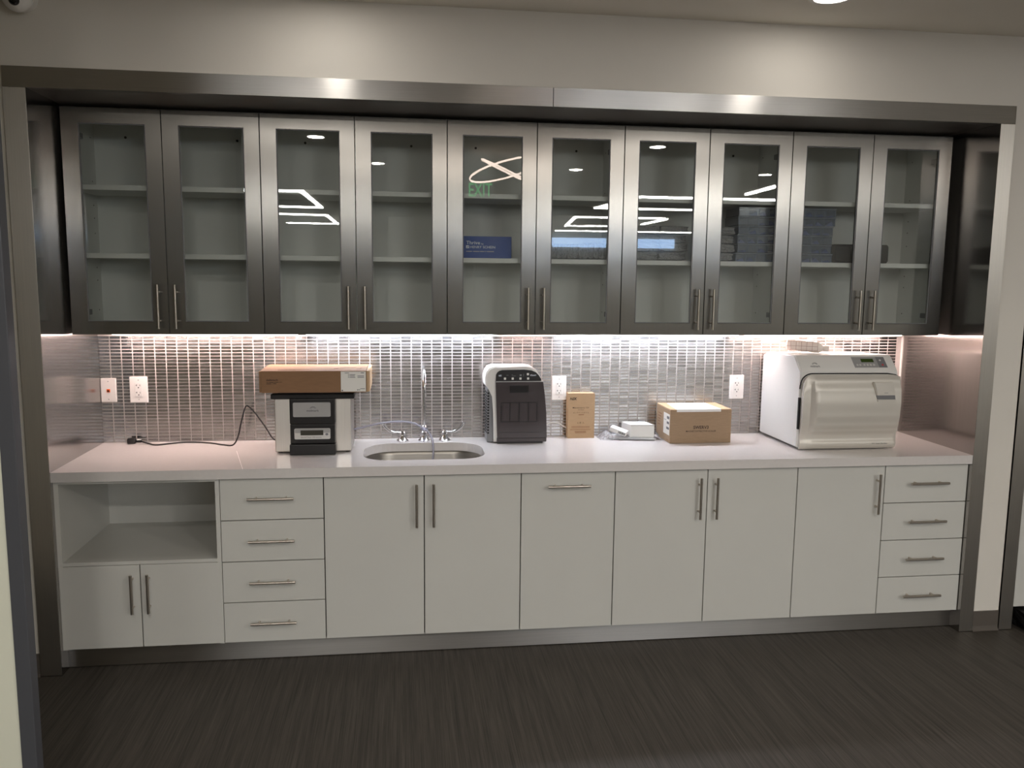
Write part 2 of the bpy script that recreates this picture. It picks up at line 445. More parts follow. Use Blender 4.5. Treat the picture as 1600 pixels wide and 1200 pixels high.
# rest of the room around the camera
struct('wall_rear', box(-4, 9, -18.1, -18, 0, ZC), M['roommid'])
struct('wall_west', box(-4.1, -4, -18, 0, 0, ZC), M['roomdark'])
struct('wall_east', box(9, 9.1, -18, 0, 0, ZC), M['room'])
struct('wall_partition', box(-1.2, 0.438, -2.0, -1.975, 0, ZC), M['pale'])
f = struct('door_1', box(0.4385, 0.477, -2.005, -1.965, 0, ZC - 0.01, bev=0.002), M['frame_grey'])
# windows and pillars far behind, seen only as reflections
for i, (x0, x1, z0, z1) in enumerate(((4.9, 6.75, 2.50, 2.74), (6.95, 8.6, 2.50, 2.74))):
    o = struct('window_%d' % (i + 1), box(x0, x1, -17.96, -17.93, z0, z1), M['e_sky'])
    o2 = obj('window_frame', box(x0 - 0.06, x0, -17.99, -17.90, z0, z1), M['frame_grey'], o)
bm = B()
for x in (1.2, 2.9): add_box(bm, x, x + 0.5, -13.4, -12.9, 0, ZC)
struct('wall_pillars', bm, M['room'])

# steel mosaic on the back wall
tw, th = TPX - 0.0038, TPZ - 0.0030
def tile_bm(dx=0, dz=0, bm=None, tx=0.0, tz=0.0):
    bm = bm or B(); b = 0.0009; d = 0.0022
    outer = [(0, 0), (tw, 0), (tw, th), (0, th)]; inner = [(b, b), (tw - b, b), (tw - b, th - b), (b, th - b)]
    yo = lambda x, z: tx * (x - tw / 2) + tz * (z - th / 2)
    o = [bm.verts.new((dx + x, 0.0045, dz + z)) for x, z in outer]
    i = [bm.verts.new((dx + x, 0.004 - d + yo(x, z), dz + z)) for x, z in inner]
    bm.faces.new((i[0], i[1], i[2], i[3]))
    for k in range(4): bm.faces.new((o[k], o[(k + 1) % 4], i[(k + 1) % 4], i[k]))
    return bm
tmeshes = []
for k in range(8):
    t = tile_bm(tx=random.uniform(-.004, .004), tz=random.uniform(-.012, .012)); bmesh.ops.recalc_face_normals(t, faces=t.faces)
    me = bpy.data.meshes.new('tile'); t.to_mesh(me); t.free(); me.materials.append(M['tile']); tmeshes.append(me)
cells = []
nx = int(W / TPX) + 1
for r in range(32):
    for c in range(nx):
        x = TX0 + c * TPX + 0.0019; z = TZ0 + r * TPZ + 0.0015
        if x + tw > W + 0.002 or x < -0.001: continue
        xm, zm = x + tw / 2, z + th / 2
        hidden = (0.85 < xm < 1.36 and zm < 1.33) or (1.90 < xm < 2.24 and zm < 1.26) or (2.8 < xm < 3.16 and zm < 1.05) or xm > 3.3
        d = (Vector((xm, 0, zm)) - cam.location).length
        cells.append((d + (100 if hidden else 0), x, z))
cells.sort()
for d, x, z in cells[:300]:
    o = bpy.data.objects.new('tile', random.choice(tmeshes)); COL.objects.link(o); o.parent = wb; o.location = (x, 0, z)
bm = B()
for d, x, z in cells[300:]: tile_bm(x, z, bm, random.uniform(-.004, .004), random.uniform(-.012, .012))
o = obj('tile_field', bm, M['tile'], wb); o['kind'] = 'stuff'
struct('trim_8', box(0.002, W - 0.002, -0.012, 0.004, 1.4295, 1.4585), M['whiteplastic'])     # ledger strip above the mosaic
struct('trim_9', box(W - 0.006, W - 0.0005, -0.010, 0.0035, 0.901, 1.429), M['whiteplastic'])  # edge bead on the right

# ------------------------------------------------------------------ handles
def bar_handle(parent, c, vertical=True, L=0.197):
    """bar pull; c = centre of the bar on the door face plane (world)"""
    x, y, z = c; r = 0.006; so = 0.032; h = L / 2; pc = 0.064
    bm = B()
    if vertical:
        add_cyl(bm, (x, y - so, z - h), (x, y - so, z + h), r, n=14)
        for s in (-1, 1): add_cyl(bm, (x, y, z + s * pc), (x, y - so, z + s * pc), 0.0045, n=10)
    else:
        add_cyl(bm, (x - h, y - so, z), (x + h, y - so, z), r, n=14)
        for s in (-1, 1): add_cyl(bm, (x + s * pc, y, z), (x + s * pc, y - so, z), 0.0045, n=10)
    return obj('handle', bm, M['nickel'], parent, smooth=True, label='brushed nickel bar handle')

# ------------------------------------------------------------------ upper cabinets
UX0, UW, UZ0, UZ1, UY = 0.016, 0.4162, 1.461, 2.446, -0.36
names_u = ['leftmost glass-door wall cabinet, empty, against the dark steel side wall',
           'second glass-door wall cabinet from the left, empty, above the cardboard box',
           'middle glass-door wall cabinet holding the blue box on its lower shelf',
           'fourth glass-door wall cabinet from the left, holding piles of clear plastic packs',
           'rightmost glass-door wall cabinet, black container on its lower shelf']
for i in range(5):
    x0 = UX0 + 2 * i * UW; x1 = x0 + 2 * UW
    t = empty('wall_cabinet', (x0, -0.34, UZ0), names_u[i], 'cabinet', 'steel and glass wall cabinets in the row')
    bm = B(); th_ = 0.018; yb = -0.002; yf = UY + 0.023
    add_box(bm, x0 + 0.001, x0 + th_, yf, yb, UZ0, UZ1); add_box(bm, x1 - th_, x1 - 0.001, yf, yb, UZ0, UZ1)
    add_box(bm, x0 + th_, x1 - th_, yf, yb, UZ0, UZ0 + th_); add_box(bm, x0 + th_, x1 - th_, yf, yb, UZ1 - th_, UZ1)
    add_box(bm, x0 + th_, x1 - th_, yb - 0.008, yb, UZ0 + th_, UZ1 - th_)
    obj('carcass', bm, M['inner'], t)
    for z in (1.8135, 2.111):
        obj('shelf', box(x0 + th_ + 0.001, x1 - th_ - 0.001, yf + 0.012, yb - 0.009, z - 0.013, z + 0.009, bev=0.001), M['inner'], t)
    bm = B()
    for xs in (x0 + th_ + 0.0006, x1 - th_ - 0.0006):
        for z in (1.56, 1.70, 1.76, 1.92, 1.99, 2.05, 2.16, 2.36):
            for y in (-0.06, -0.30): add_cyl(bm, (xs - 0.0006, y, z), (xs + 0.0006, y, z), 0.003, n=8)
    for xs in (x0 + 0.16, x1 - 0.16): add_cyl(bm, (xs, -0.0105, 2.372), (xs, -0.014, 2.372), 0.006, n=10)
    o = obj('pin_holes', bm, M['darkslot'], t, label='dark shelf-pin holes and screw caps'); o['kind'] = 'stuff'
    for j in range(2):
        a = x0 + j * UW + 0.0015; b = a + UW - 0.003
        ga = x0 + j * UW + 0.072; gb = x0 + j * UW + 0.348; gz0, gz1 = 1.521, 2.378
        y0, y1 = UY, UY + 0.021
        d = obj('door', add_ring(B(), (a, b, UZ0 + 0.001, UZ1 - 0.002), (ga, gb, gz0, gz1), y0, y1), M['steel_v'], t)
        obj('glass_pane', box(ga + 0.0005, gb - 0.0005, y0 + 0.006, y0 + 0.010, gz0 + 0.0005, gz1 - 0.0005), M['glass'], d, label='clear glass pane')
        obj('glazing_bead', add_ring(B(), (ga, gb, gz0, gz1), (ga + 0.004, gb - 0.004, gz0 + 0.004, gz1 - 0.004), y0 + 0.0008, y0 + 0.0055), M['greyplastic'], d)
        hx = (b - 0.036) if j == 0 else (a + 0.036)
        bar_handle(d, (hx, UY, 1.588))
        hx = (a + 0.05) if j == 0 else (b - 0.062)
        for z in (1.56, 2.33): obj('hinge', box(hx, hx + 0.016, y1 + 0.001, y1 + 0.05, z - 0.012, z + 0.012, bev=0.002), M['greyplastic'], d)

# lights under the wall cabinets
LEDS = [('led_warm_bar', 0.10, 0.97, 'e_warm', 'pinkish white light bar under the two leftmost wall cabinets'),
        ('cool', 1.00, 1.95, 'e_cool', 'bluish white light bar above the sink'),
        ('dim', 1.975, 2.25, 'e_dim', 'short dim warm light bar above the white and grey countertop machine'),
        ('cool', 2.27, 3.22, 'e_cool', 'bluish white light bar above the oil carton and the lower cardboard box'),
        ('warm', 3.25, 4.14, 'e_warm', 'pinkish white light bar above the large white steriliser')]
for nm, a, b, em, lb in LEDS:
    t = empty('undercabinet_light', ((a + b) / 2, -0.095, 1.461), lb, 'light', 'light bars under the wall cabinets')
    obj('housing', box(a, b, -0.12, -0.07, 1.4475, 1.4605, bev=0.002), M['whiteplastic'], t)
    obj('lens', box(a + 0.006, b - 0.006, -0.115, -0.075, 1.4435, 1.4472), M[em], t, label='glowing lens')

# ------------------------------------------------------------------ base cabinets
FY = -0.615; FT = 0.019; Z0, Z1 = 0.104, 0.852; g = 0.0022
def carcass(t, x0, x1, z0=Z0, z1=0.8565):
    bm = B(); s = 0.018; yf = FY + FT + 0.003; yb = -0.02
    add_box(bm, x0 + 0.0005, x0 + s, yf, yb, z0, z1); add_box(bm, x1 - s, x1 - 0.0005, yf, yb, z0, z1)
    add_box(bm, x0 + s, x1 - s, yf, yb, z0, z0 + s); add_box(bm, x0 + s, x1 - s, yb - 0.008, yb, z0 + s, z1)
    add_box(bm, x0 + s, x1 - s, yf, yf + 0.08, z1 - s, z1)
    return obj('carcass', bm, M['lamdark'], t, label='dark cabinet core behind the white fronts')
def front(t, nm, x0, x1, z0, z1):
    bm = B(); add_box(bm, x0 + g, x1 - g, FY, FY + FT, z0 + g, z1 - g, bev=0.0012)
    return obj(nm, bm, M['lam'], t)
def drawers(x0, x1, lab, hxc):
    t = empty('drawer_cabinet', (x0, -0.3, 0), lab, 'cabinet', 'base units with four drawers')
    carcass(t, x0, x1)
    zs = [Z0, 0.290, 0.4775, 0.665, 0.853]
    for k in range(4):
        d = front(t, 'drawer', x0, x1, zs[k], zs[k + 1])
        bar_handle(d, (hxc, FY, (0.199, 0.387, 0.575, 0.766)[k]), vertical=False)
    return t

# open-niche unit at the left end
t = empty('niche_cabinet', (0.0, -0.3, 0), 'white base cabinet with an open niche above two short doors, left end', 'cabinet')
bm = B(); yb = -0.02
add_box(bm, 0.001, 0.020, FY, yb, 0.104, 0.8565); add_box(bm, 0.660, 0.678, FY, yb, 0.104, 0.8565)
add_box(bm, 0.020, 0.660, FY, yb, 0.482, 0.497); add_box(bm, 0.020, 0.660, FY, yb, 0.843, 0.8565)
add_box(bm, 0.020, 0.660, yb - 0.012, yb, 0.104, 0.843); add_box(bm, 0.020, 0.660, FY + 0.03, yb, 0.104, 0.12)
# drop panel at the back of the niche
o = obj('carcass', bm, M['lam'], t)
for (a, b, hx) in ((0.001, 0.334, 0.303), (0.334, 0.678, 0.371)):
    bm = B(); add_box(bm, a + g, b - g, FY - 0.001, FY + 0.018, Z0 + g, 0.4795, bev=0.0012)
    d = obj('door', bm, M['lam'], t)
    bar_handle(d, (hx, FY - 0.001, 0.356), L=0.175)
# cut the carcass sides behind doors back
drawers(0.678, 1.122, 'white four-drawer base unit beside the open niche', 0.897)

def doorunit(x0, x1, lab, doors, nm='base_cabinet'):
    t = empty(nm, (x0, -0.3, 0), lab, 'cabinet'); carcass(t, x0, x1)
    for (a, b, hx) in doors:
        d = front(t, 'door', a, b, Z0, 0.853); bar_handle(d, (hx, FY, 0.718))
    return t
doorunit(1.122, 2.004, 'wide white two-door base cabinet under the sink', [(1.122, 1.5645, 1.530), (1.5645, 2.004, 1.606)])
t = empty('pullout_cabinet', (2.004, -0.3, 0), 'white pull-out base unit with one horizontal handle near its top', 'cabinet')
carcass(t, 2.004, 2.443); d = front(t, 'pullout_front', 2.004, 2.443, Z0, 0.853); bar_handle(d, (2.223, FY, 0.792), vertical=False)
doorunit(2.443, 3.3335, 'white two-door base cabinet below the lower cardboard box', [(2.443, 2.888, 2.847), (2.888, 3.3335, 2.927)])
doorunit(3.3335, 3.7795, 'white single-door base cabinet, handle at its upper right, below the steriliser', [(3.3335, 3.7795, 3.738)])
drawers(3.7795, 4.2145, 'white four-drawer base unit at the right end', 3.999)

# ------------------------------------------------------------------ countertop with sink cut-out
def bowl_outline(dx=0.0, n=10):
    """sink opening, rounder at the back"""
    return rrect(1.286 + dx, 1.857 - dx, -0.512 + dx, -0.125 - dx, 0, n, rs=(0.12 - dx * .5, 0.12 - dx * .5, 0.15 - dx * .5, 0.15 - dx * .5))
ct = empty('countertop', (2.1, -0.32, 0.857), 'long glossy white quartz countertop with a sink cut-out', 'countertop')
bm = B()
ox0, ox1, oy0, oy1 = 0.001, W - 0.001, -0.638, 0.0005
r = 0.002
outer = [(ox0, oy0), (ox1, oy0), (ox1, oy1), (ox0, oy1)]
def loop(pts, z):
    vs = [bm.verts.new((x, y, z)) for x, y in pts]
    return vs, [bm.edges.new((vs[k], vs[(k + 1) % len(vs)])) for k in range(len(vs))]
ins = bowl_outline()
vo, eo = loop(outer, 0.9); vi, ei = loop(ins, 0.9)
res = bmesh.ops.triangle_fill(bm, use_beauty=True, use_dissolve=False, edges=eo + ei)
topf = [f for f in res['geom'] if isinstance(f, bmesh.types.BMFace)]
ex = bmesh.ops.extrude_face_region(bm, geom=topf)
bmesh.ops.translate(bm, verts=[v for v in ex['geom'] if isinstance(v, bmesh.types.BMVert)], vec=(0, 0, -0.0425))
obj('slab', bm, M['quartz'], ct)
bm = B(); add_prism(bm, [(0.684, -0.25), (0.6855, -0.25), (0.785, -0.6382), (0.7835, -0.6382)], 0.8999, 0.9002, axis='z')
obj('seam_line', bm, M['seam'], ct, label='thin pale seam across the slab')

# sink
t = empty('sink', (1.57, -0.32, 0.72), 'oval-cornered stainless steel sink set under the countertop', 'sink')
bm = B(); rings = []
for dx, z in ((-0.006, 0.8568), (-0.004, 0.855), (0.0, 0.84), (0.006, 0.74), (0.02, 0.715), (0.05, 0.70), (0.12, 0.695)):
    rings.append([bm.verts.new((x, y, z)) for x, y in bowl_outline(dx)])
for a, b in zip(rings, rings[1:]):
    n = len(a)
    for k in range(n): bm.faces.new((a[k], a[(k + 1) % n], b[(k + 1) % n], b[k]))
bm.faces.new(rings[-1])
o = obj('bowl', bm, M['sinksteel'], t, smooth=True)
sm = o.modifiers.new('thick', 'SOLIDIFY'); sm.thickness = 0.0012; sm.offset = 1
bm = B(); add_lathe(bm, [(0.045, 0.0), (0.045, 0.003), (0.03, 0.003), (0.026, 0.0015), (0.0, 0.0015)][:4], (1.57, -0.32, 0.696)); obj('drain', bm, M['chrome'], t, smooth=True)

# faucet
fy = -0.062
t = empty('faucet', (1.578, fy, 0.9), 'chrome gooseneck faucet with two wing lever handles behind the sink', 'faucet')
def escutcheon(bm, x):
    add_lathe(bm, [(0.031, 0.0), (0.031, 0.003), (0.024, 0.009), (0.012, 0.026), (0.011, 0.03), (0.016, 0.034), (0.017, 0.044), (0.012, 0.050), (0.010, 0.054)], (x, fy, 0.9002), 24)
bm = B(); escutcheon(bm, 1.579); add_lathe(bm, [(0.010, 0), (0.015, 0.006), (0.015, 0.02), (0.009, 0.028)], (1.579, fy, 0.952)); obj('spout_base', bm, M['chrome'], t, smooth=True)
path = [(1.579, fy, 0.975), (1.579, fy, 1.02), (1.5775, fy, 1.10), (1.5755, fy, 1.19)]
for k in range(1, 11):
    a = math.pi * k / 10
    path.append((1.5755 + 0.001 * k / 10, fy - 0.085 + 0.085 * math.cos(a), 1.19 + 0.085 * math.sin(a)))
path.append((1.577, fy - 0.17, 1.165))
bm = B(); add_tube(bm, spline(path, 4), 0.0085, 14); obj('spout', bm, M['chrome'], t, smooth=True)
bm = B(); add_cyl(bm, (1.577, fy - 0.17, 1.168), (1.577, fy - 0.17, 1.15), 0.0105, 0.011, 16); obj('aerator', bm, M['chrome'], t, smooth=True)
bm = B(); add_lathe(bm, [(0.0086, 0.0), (0.0135, 0.0), (0.0135, 0.018), (0.0086, 0.018)], (1.5785, fy, 1.065)); obj('collar', bm, M['chrome'], t, smooth=True)
for s, xc in ((-1, 1.469), (1, 1.683)):
    bm = B(); escutcheon(bm, xc); v = obj('valve', bm, M['chrome'], t, smooth=True)
    pts = [(xc, fy - 0.004, 0.947), (xc + s * 0.03, fy - 0.01, 0.944), (xc + s * 0.055, fy - 0.014, 0.950), (xc + s * 0.078, fy - 0.018, 0.968), (xc + s * 0.092, fy - 0.02, 0.988), (xc + s * 0.094, fy - 0.02, 0.999)]
    pts = spline(pts, 5); bm = B(); rings = []
    for i, p in enumerate(pts):
        u = i / (len(pts) - 1); wdt = 0.0042 + 0.0062 * u; tk = 0.0045 - 0.001 * u
        if i == len(pts) - 1: wdt *= 0.6
        d = (pts[min(i + 1, len(pts) - 1)] - pts[max(i - 1, 0)]).normalized(); side = Vector((0, 1, 0)); side = (side - d * side.dot(d)).normalized()
        side = d.cross(Vector((0, 1, 0))).normalized(); nn = d.cross(side)
        rings.append([bm.verts.new(p + side * wdt * math.cos(2 * math.pi * k / 12) + nn * tk * math.sin(2 * math.pi * k / 12)) for k in range(12)])
    for a, b in zip(rings, rings[1:]):
        for k in range(12): bm.faces.new((a[k], a[(k + 1) % 12], b[(k + 1) % 12], b[k]))
    bm.faces.new(rings[0][::-1]); bm.faces.new(rings[-1])
    obj('lever', bm, M['chrome'], v, smooth=True)

# clear drain tube
bm = B()
pts = spline([(1.20, -0.13, 0.972), (1.26, -0.11, 0.978), (1.32, -0.105, 0.992), (1.39, -0.10, 1.003), (1.46, -0.098, 1.006), (1.52, -0.096, 0.998), (1.56, -0.094, 0.978),
              (1.60, -0.10, 0.95), (1.618, -0.12, 0.915), (1.622, -0.150, 0.87), (1.618, -0.165, 0.82), (1.605, -0.17, 0.76)], 6)
add_tube(bm, pts, 0.0052, 12)
tag(obj('drain_tube', bm, M['tube'], smooth=True), 'clear plastic tube arching past the faucet into the sink', 'tube')
bm = B(); add_tube(bm, [(1.579 + 0.0175 * math.cos(a), fy - 0.012 + 0.03 * math.sin(a), 0.962) for a in [2 * math.pi * k / 20 for k in range(21)]], 0.0028, 8, caps=False)
tag(obj('cable_tie', bm, M['tube'], smooth=True), 'clear tie holding the tube to the faucet base', 'tie')

# ------------------------------------------------------------------ wall plates
def outlet(x0, x1, z0, z1, lab, duplex=True):
    t = empty('wall_outlet', ((x0 + x1) / 2, 0, (z0 + z1) / 2), lab, 'outlet', 'white electrical outlets on the tiled wall')
    obj('cover_plate', box(x0, x1, -0.006, 0.0015, z0, z1, bev=0.0025), M['plate'], t)
    xc = (x0 + x1) / 2; zc = (z0 + z1) / 2
    rc = obj('receptacle', box(xc - 0.017, xc + 0.017, -0.0085, -0.006, zc - 0.034, zc + 0.034, bev=0.001), M['whiteplastic'], t)
    bm = B()
    for s in (-1, 1):
        c = zc + s * 0.018
        add_box(bm, xc - 0.009, xc - 0.007, -0.0091, -0.0086, c, c + 0.009); add_box(bm, xc - 0.013, xc - 0.009, -0.0091, -0.0086, c + 0.0035, c + 0.0055)
        add_box(bm, xc + 0.006, xc + 0.008, -0.0091, -0.0086, c, c + 0.008)
        add_cyl(bm, (xc, -0.0086, c - 0.007), (xc, -0.0091, c - 0.007), 0.003, n=10)
    obj('slots', bm, M['darkslot'], rc)
    for s in (-1, 1): obj('screw', add_cyl(B(), (xc, -0.006, zc + s * 0.048), (xc, -0.0068, zc + s * 0.048), 0.0028, n=10), M['silver'], t)
outlet(0.137, 0.222, 1.100, 1.229, 'wide white outlet beside the plate with the orange jack')
outlet(2.249, 2.326, 1.094, 1.222, 'white outlet above and left of the tall oil carton')
outlet(3.225, 3.305, 1.092, 1.222, 'white outlet between the cardboard box and the steriliser')
t = empty('data_plate', (0.038, 0, 1.165), 'white wall plate with an orange data jack in the left corner', 'wall plate')
obj('cover_plate', box(0.002, 0.074, -0.006, 0.0015, 1.104, 1.223, bev=0.0025), M['plate'], t)
j = obj('jack', box(0.030, 0.046, -0.009, -0.006, 1.153, 1.169, bev=0.001), M['orange'], t, label='orange data jack')
obj('opening', box(0.033, 0.043, -0.0096, -0.0088, 1.156, 1.164), M['darkslot'], j)
for z in (1.118, 1.207): obj('screw', add_cyl(B(), (0.038, -0.006, z), (0.038, -0.0072, z), 0.003, n=10), M['silver'], t)

# ------------------------------------------------------------------ ultrasonic cleaner
t = empty('ultrasonic_cleaner', (1.05, -0.2, 0.9), 'steel-sided tabletop cleaner with black centre panel, left of the sink', 'cleaner')
obj('housing', box(0.876, 1.228, -0.325, -0.07, 0.907, 1.162, bev=0.004), M['satin'], t, label='brushed steel housing')
for x in (0.895, 1.21):
    for y in (-0.30, -0.09): obj('foot', add_cyl(B(), (x, y, 0.9001), (x, y, 0.907), 0.01, n=14), M['black'], t)
bm = B(); add_box(bm, 0.862, 1.246, -0.345, -0.055, 1.160, 1.185, bev=0.006); add_box(bm, 0.895, 1.21, -0.325, -0.075, 1.180, 1.1955, bev=0.005)
add_box(bm, 1.10, 1.14, -0.34, -0.30, 1.184, 1.196, bev=0.003)
lid = obj('lid', bm, M['black'], t, label='black lid with a raised rim')
bm = B(); add_box(bm, 0.950, 1.157, -0.365, -0.324, 1.045, 1.165, bev=0.005); add_box(bm, 0.951, 1.155, -0.362, -0.324, 0.952, 1.044, bev=0.003)
add_box(bm, 0.948, 1.158, -0.376, -0.324, 0.901, 0.951, bev=0.004)
pn = obj('front_panel', bm, M['black'], t, label='black moulded centre panel')
bm = B(); add_prism(bm, rrect(0.966, 1.137, 1.080, 1.148, 0.006), -0.3665, -0.3645); lp = obj('name_plate', bm, M['silver'], t, label='silver name plate')
text('midmark', 0.010, (1.055, -0.367, 1.105), M['greyink'], lp, width=0.056, bold=0.015)
bm = B()
for r_ in (0.012, 0.008): add_tube(bm, [(1.057 + r_ * math.cos(a) * 1.1, -0.367, 1.119 + r_ * 0.8 * math.sin(a)) for a in [math.pi * k / 10 for k in range(11)]], 0.0007, 5)
obj('emblem', bm, M['greyink'], lp)
bm = B(); add_prism(bm, rrect(0.970, 1.134, 0.974, 1.025, 0.006), -0.3645, -0.3615); dp = obj('control_plate', bm, M['silverlight'], t, label='pale silver plate with a dark display')
bm = B(); add_prism(bm, rrect(0.972, 1.132, 1.004, 1.0235, 0.005), -0.3651, -0.3646); obj('plate_band', bm, M['silver'], dp)
obj('screen', box(0.998, 1.102, -0.3664, -0.3652, 0.993, 1.0165), M['lcd'], dp, label='dark display window')
text('QuickClean Ultrasonic', 0.0065, (1.046, -0.3650, 0.9805), M['greyink'], dp, width=0.095)
bm = B(); add_prism(bm, [(1.118 + 0.007 * math.cos(a), 0.997 + 0.0055 * math.sin(a)) for a in [2 * math.pi * k / 16 for k in range(16)]], -0.366, -0.3646); obj('button', bm, M['greyplastic'], dp)

# long cardboard box on the cleaner
t = empty('cardboard_box', (1.07, -0.25, 1.196), 'long flat brown cardboard box with a white shipping label, lying on the cleaner', 'box', 'cardboard boxes on the counter')
X0, X1, YF, YB, ZB, ZTt = 0.820, 1.316, -0.385, -0.09, 1.1965, 1.297
obj('body', box(X0 + 0.010, X1 - 0.012, YF, YB, ZB, ZTt, bev=0.0015), M['card_shaded'], t)
bm = B(); add_box(bm, X0, X0 + 0.009, YF + 0.002, YB, ZB + 0.002, ZTt - 0.001, bev=0.001); obj('end_flap', bm, M['card_shaded'], t)
bm = B(); add_box(bm, X1 - 0.011, X1 - 0.002, YF + 0.003, YB, ZB + 0.001, ZTt - 0.001, bev=0.001)
add_prism(bm, [(X1 - 0.002, YF + 0.004), (X1 + 0.004, YF + 0.01), (X1 + 0.004, YB - 0.01), (X1 - 0.002, YB)], ZB + 0.004, ZTt - 0.002, axis='z'); obj('end_flap', bm, M['card2'], t)
obj('address_label', box(1.188, 1.302, YF - 0.001, YF, ZB + 0.004, ZTt - 0.003), M['label'], t, label='white printed label')
text('dellatech', 0.009, (0.852, YF - 0.0006, 1.252), M['ink'], t, width=0.052, align='LEFT', bold=0.02)
bars(t, M['ink'], [(0.853, 0.862, 1.2445, 1.2465), (0.865, 0.885, 1.2445, 1.2470), (0.887, 0.906, 1.245, 1.2472), (0.908, 0.922, 1.2455, 1.247),
                   (0.853, 0.874, 1.2375, 1.240), (0.878, 0.882, 1.2375, 1.239), (0.884, 0.897, 1.238, 1.2405)], YF)
bars(t, M['greyink'], [(1.206, 1.226, 1.286, 1.2885), (1.279, 1.294, 1.286, 1.289), (1.221, 1.226, 1.2785, 1.281), (1.228, 1.254, 1.2785, 1.281), (1.221, 1.226, 1.272, 1.2745), (1.228, 1.252, 1.272, 1.2745),
                       (1.221, 1.226, 1.2655, 1.268), (1.228, 1.254, 1.2655, 1.268), (1.264, 1.294, 1.272, 1.2745), (1.264, 1.294, 1.2655, 1.268), (1.191, 1.197, 1.203, 1.209), (1.276, 1.297, 1.2125, 1.215), (1.262, 1.268, 1.206, 1.2105), (1.271, 1.275, 1.206, 1.2105)], YF - 0.001)
bars(t, M['cardedge'], [(0.90, 1.04, -0.335, -0.332), (0.90, 0.98, -0.345, -0.343), (1.15, 1.17, -0.30, -0.27), (1.175, 1.25, -0.255, -0.252), (1.255, 1.275, -0.30, -0.29), (1.27, 1.28, -0.28, -0.26)], ZTt, face='top')

# black power cord
t = empty('power_cord', (0.16, -0.03, 0.9), 'black power cord with its plug lying on the counter, looping up to the cleaner', 'cord')
pts = [(0.19, -0.035, 0.910), (0.23, -0.060, 0.9052), (0.275, -0.095, 0.9042), (0.33, -0.065, 0.9042), (0.39, -0.040, 0.9042), (0.46, -0.045, 0.9042), (0.53, -0.070, 0.9042), (0.60, -0.120, 0.9042),
       (0.648, -0.14, 0.908), (0.672, -0.135, 0.950), (0.688, -0.13, 1.02), (0.708, -0.12, 1.092), (0.725, -0.115, 1.090), (0.755, -0.12, 1.058), (0.80, -0.13, 0.995), (0.84, -0.14, 0.935), (0.879, -0.15, 0.925)]
bm = B(); add_tube(bm, spline(pts, 6), 0.0036, 10); obj('cable', bm, M['black'], t, smooth=True)
bm = B(); add_box(bm, 0.125, 0.165, -0.050, -0.020, 0.9008, 0.928, bev=0.006); add_box(bm, 0.150, 0.192, -0.040, -0.028, 0.905, 0.919, bev=0.004); p = obj('plug', bm, M['black'], t, smooth=True)
bm = B(); add_box(bm, 0.165, 0.190, -0.0415, -0.0265, 0.9035, 0.9045); obj('tag', box(0.172, 0.190, -0.048, -0.030, 0.9202, 0.921), M['paper'], p); bm.free()

# ------------------------------------------------------------------ handpiece lubricating machine
t = empty('lubrication_unit', (2.04, -0.1, 0.9), 'white and dark grey countertop machine with rounded top, right of the sink', 'machine')
YS = -0.185
sh = [(1.925, 0.908), (1.921, 1.14), (1.905, 1.175), (1.882, 1.195), (1.880, 1.235), (1.886, 1.262), (1.900, 1.282), (1.925, 1.291), (2.085, 1.291), (2.115, 1.287), (2.140, 1.272), (2.157, 1.245), (2.168, 1.21), (2.180, 1.12), (2.188, 1.0), (2.191, 0.908)]
bm = B(); add_prism(bm, sh, YS + 0.012, -0.03)
be = [e for e in bm.edges if all(abs(v.co.y - (YS + 0.012)) < 1e-5 for v in e.verts)]
bmesh.ops.bevel(bm, geom=be, offset=0.006, segments=3, affect='EDGES')
obj('shell', bm, M['whiteplastic'], t, smooth=True, label='white rounded shell')
bm = B(); add_box(bm, 1.893, 1.925, -0.150, -0.035, 0.904, 1.175, bev=0.002); sd = obj('side_panel', bm, M['greyplastic'], t, label='grey vented side panel')
bm = B()
for k in range(15):
    z = 1.15 - k * 0.0145; add_box(bm, 1.8915, 1.8945, -0.14, -0.06, z, z + 0.008); add_box(bm, 1.894, 1.903, -0.1515, -0.1485, z, z + 0.008)
obj('vent_slots', bm, M['darkslot'], sd)
fp = [(1.942, 0.930), (1.934, 1.15), (1.932, 1.213), (2.171, 1.216), (2.181, 1.15), (2.190, 1.05), (2.194, 0.930)]
bm = B(); add_prism(bm, fp, YS, YS + 0.013)
dr = obj('door', bm, M['smoke'], t, label='smoked dark front door')
cp = [(1.9325, 1.218), (1.934, 1.250), (1.940, 1.262), (1.950, 1.270), (1.965, 1.274), (2.075, 1.276), (2.112, 1.272), (2.135, 1.262), (2.150, 1.247), (2.160, 1.230), (2.163, 1.219)]
bm = B(); add_prism(bm, cp, YS + 0.002, YS + 0.013); pn = obj('control_panel', bm, M['black'], t, label='black control panel with white buttons')
for x, z in ((1.978, 1.226), (2.017, 1.226), (2.056, 1.226), (2.095, 1.226), (2.0935, 1.248)): obj('button', add_prism(B(), rrect(x - 0.0055, x + 0.0055, z, z + 0.011, 0.002, 3), YS + 0.0008, YS + 0.002), M['whiteplastic'], pn)
text('NSK', 0.008, (1.953, YS + 0.0014, 1.243), M['whiteink'], pn, width=0.016, bold=0.03, shear=0.3)
text('iCare+', 0.0075, (2.121, YS + 0.0014, 1.245), M['whiteink'], pn, width=0.030, bold=0.03)
bars(pn, M['greyplastic'], [(1.985, 1.996, 1.248, 1.2495), (2.012, 2.033, 1.244, 1.2455), (2.012, 2.018, 1.250, 1.2515), (2.052, 2.062, 1.2445, 1.2525), (2.071, 2.0725, 1.243, 1.256)], YS + 0.002)
bm = B(); add_box(bm, 1.930, 2.172, YS - 0.001, YS + 0.012, 1.2145, 1.2185); obj('trim_line', bm, M['silver'], t)
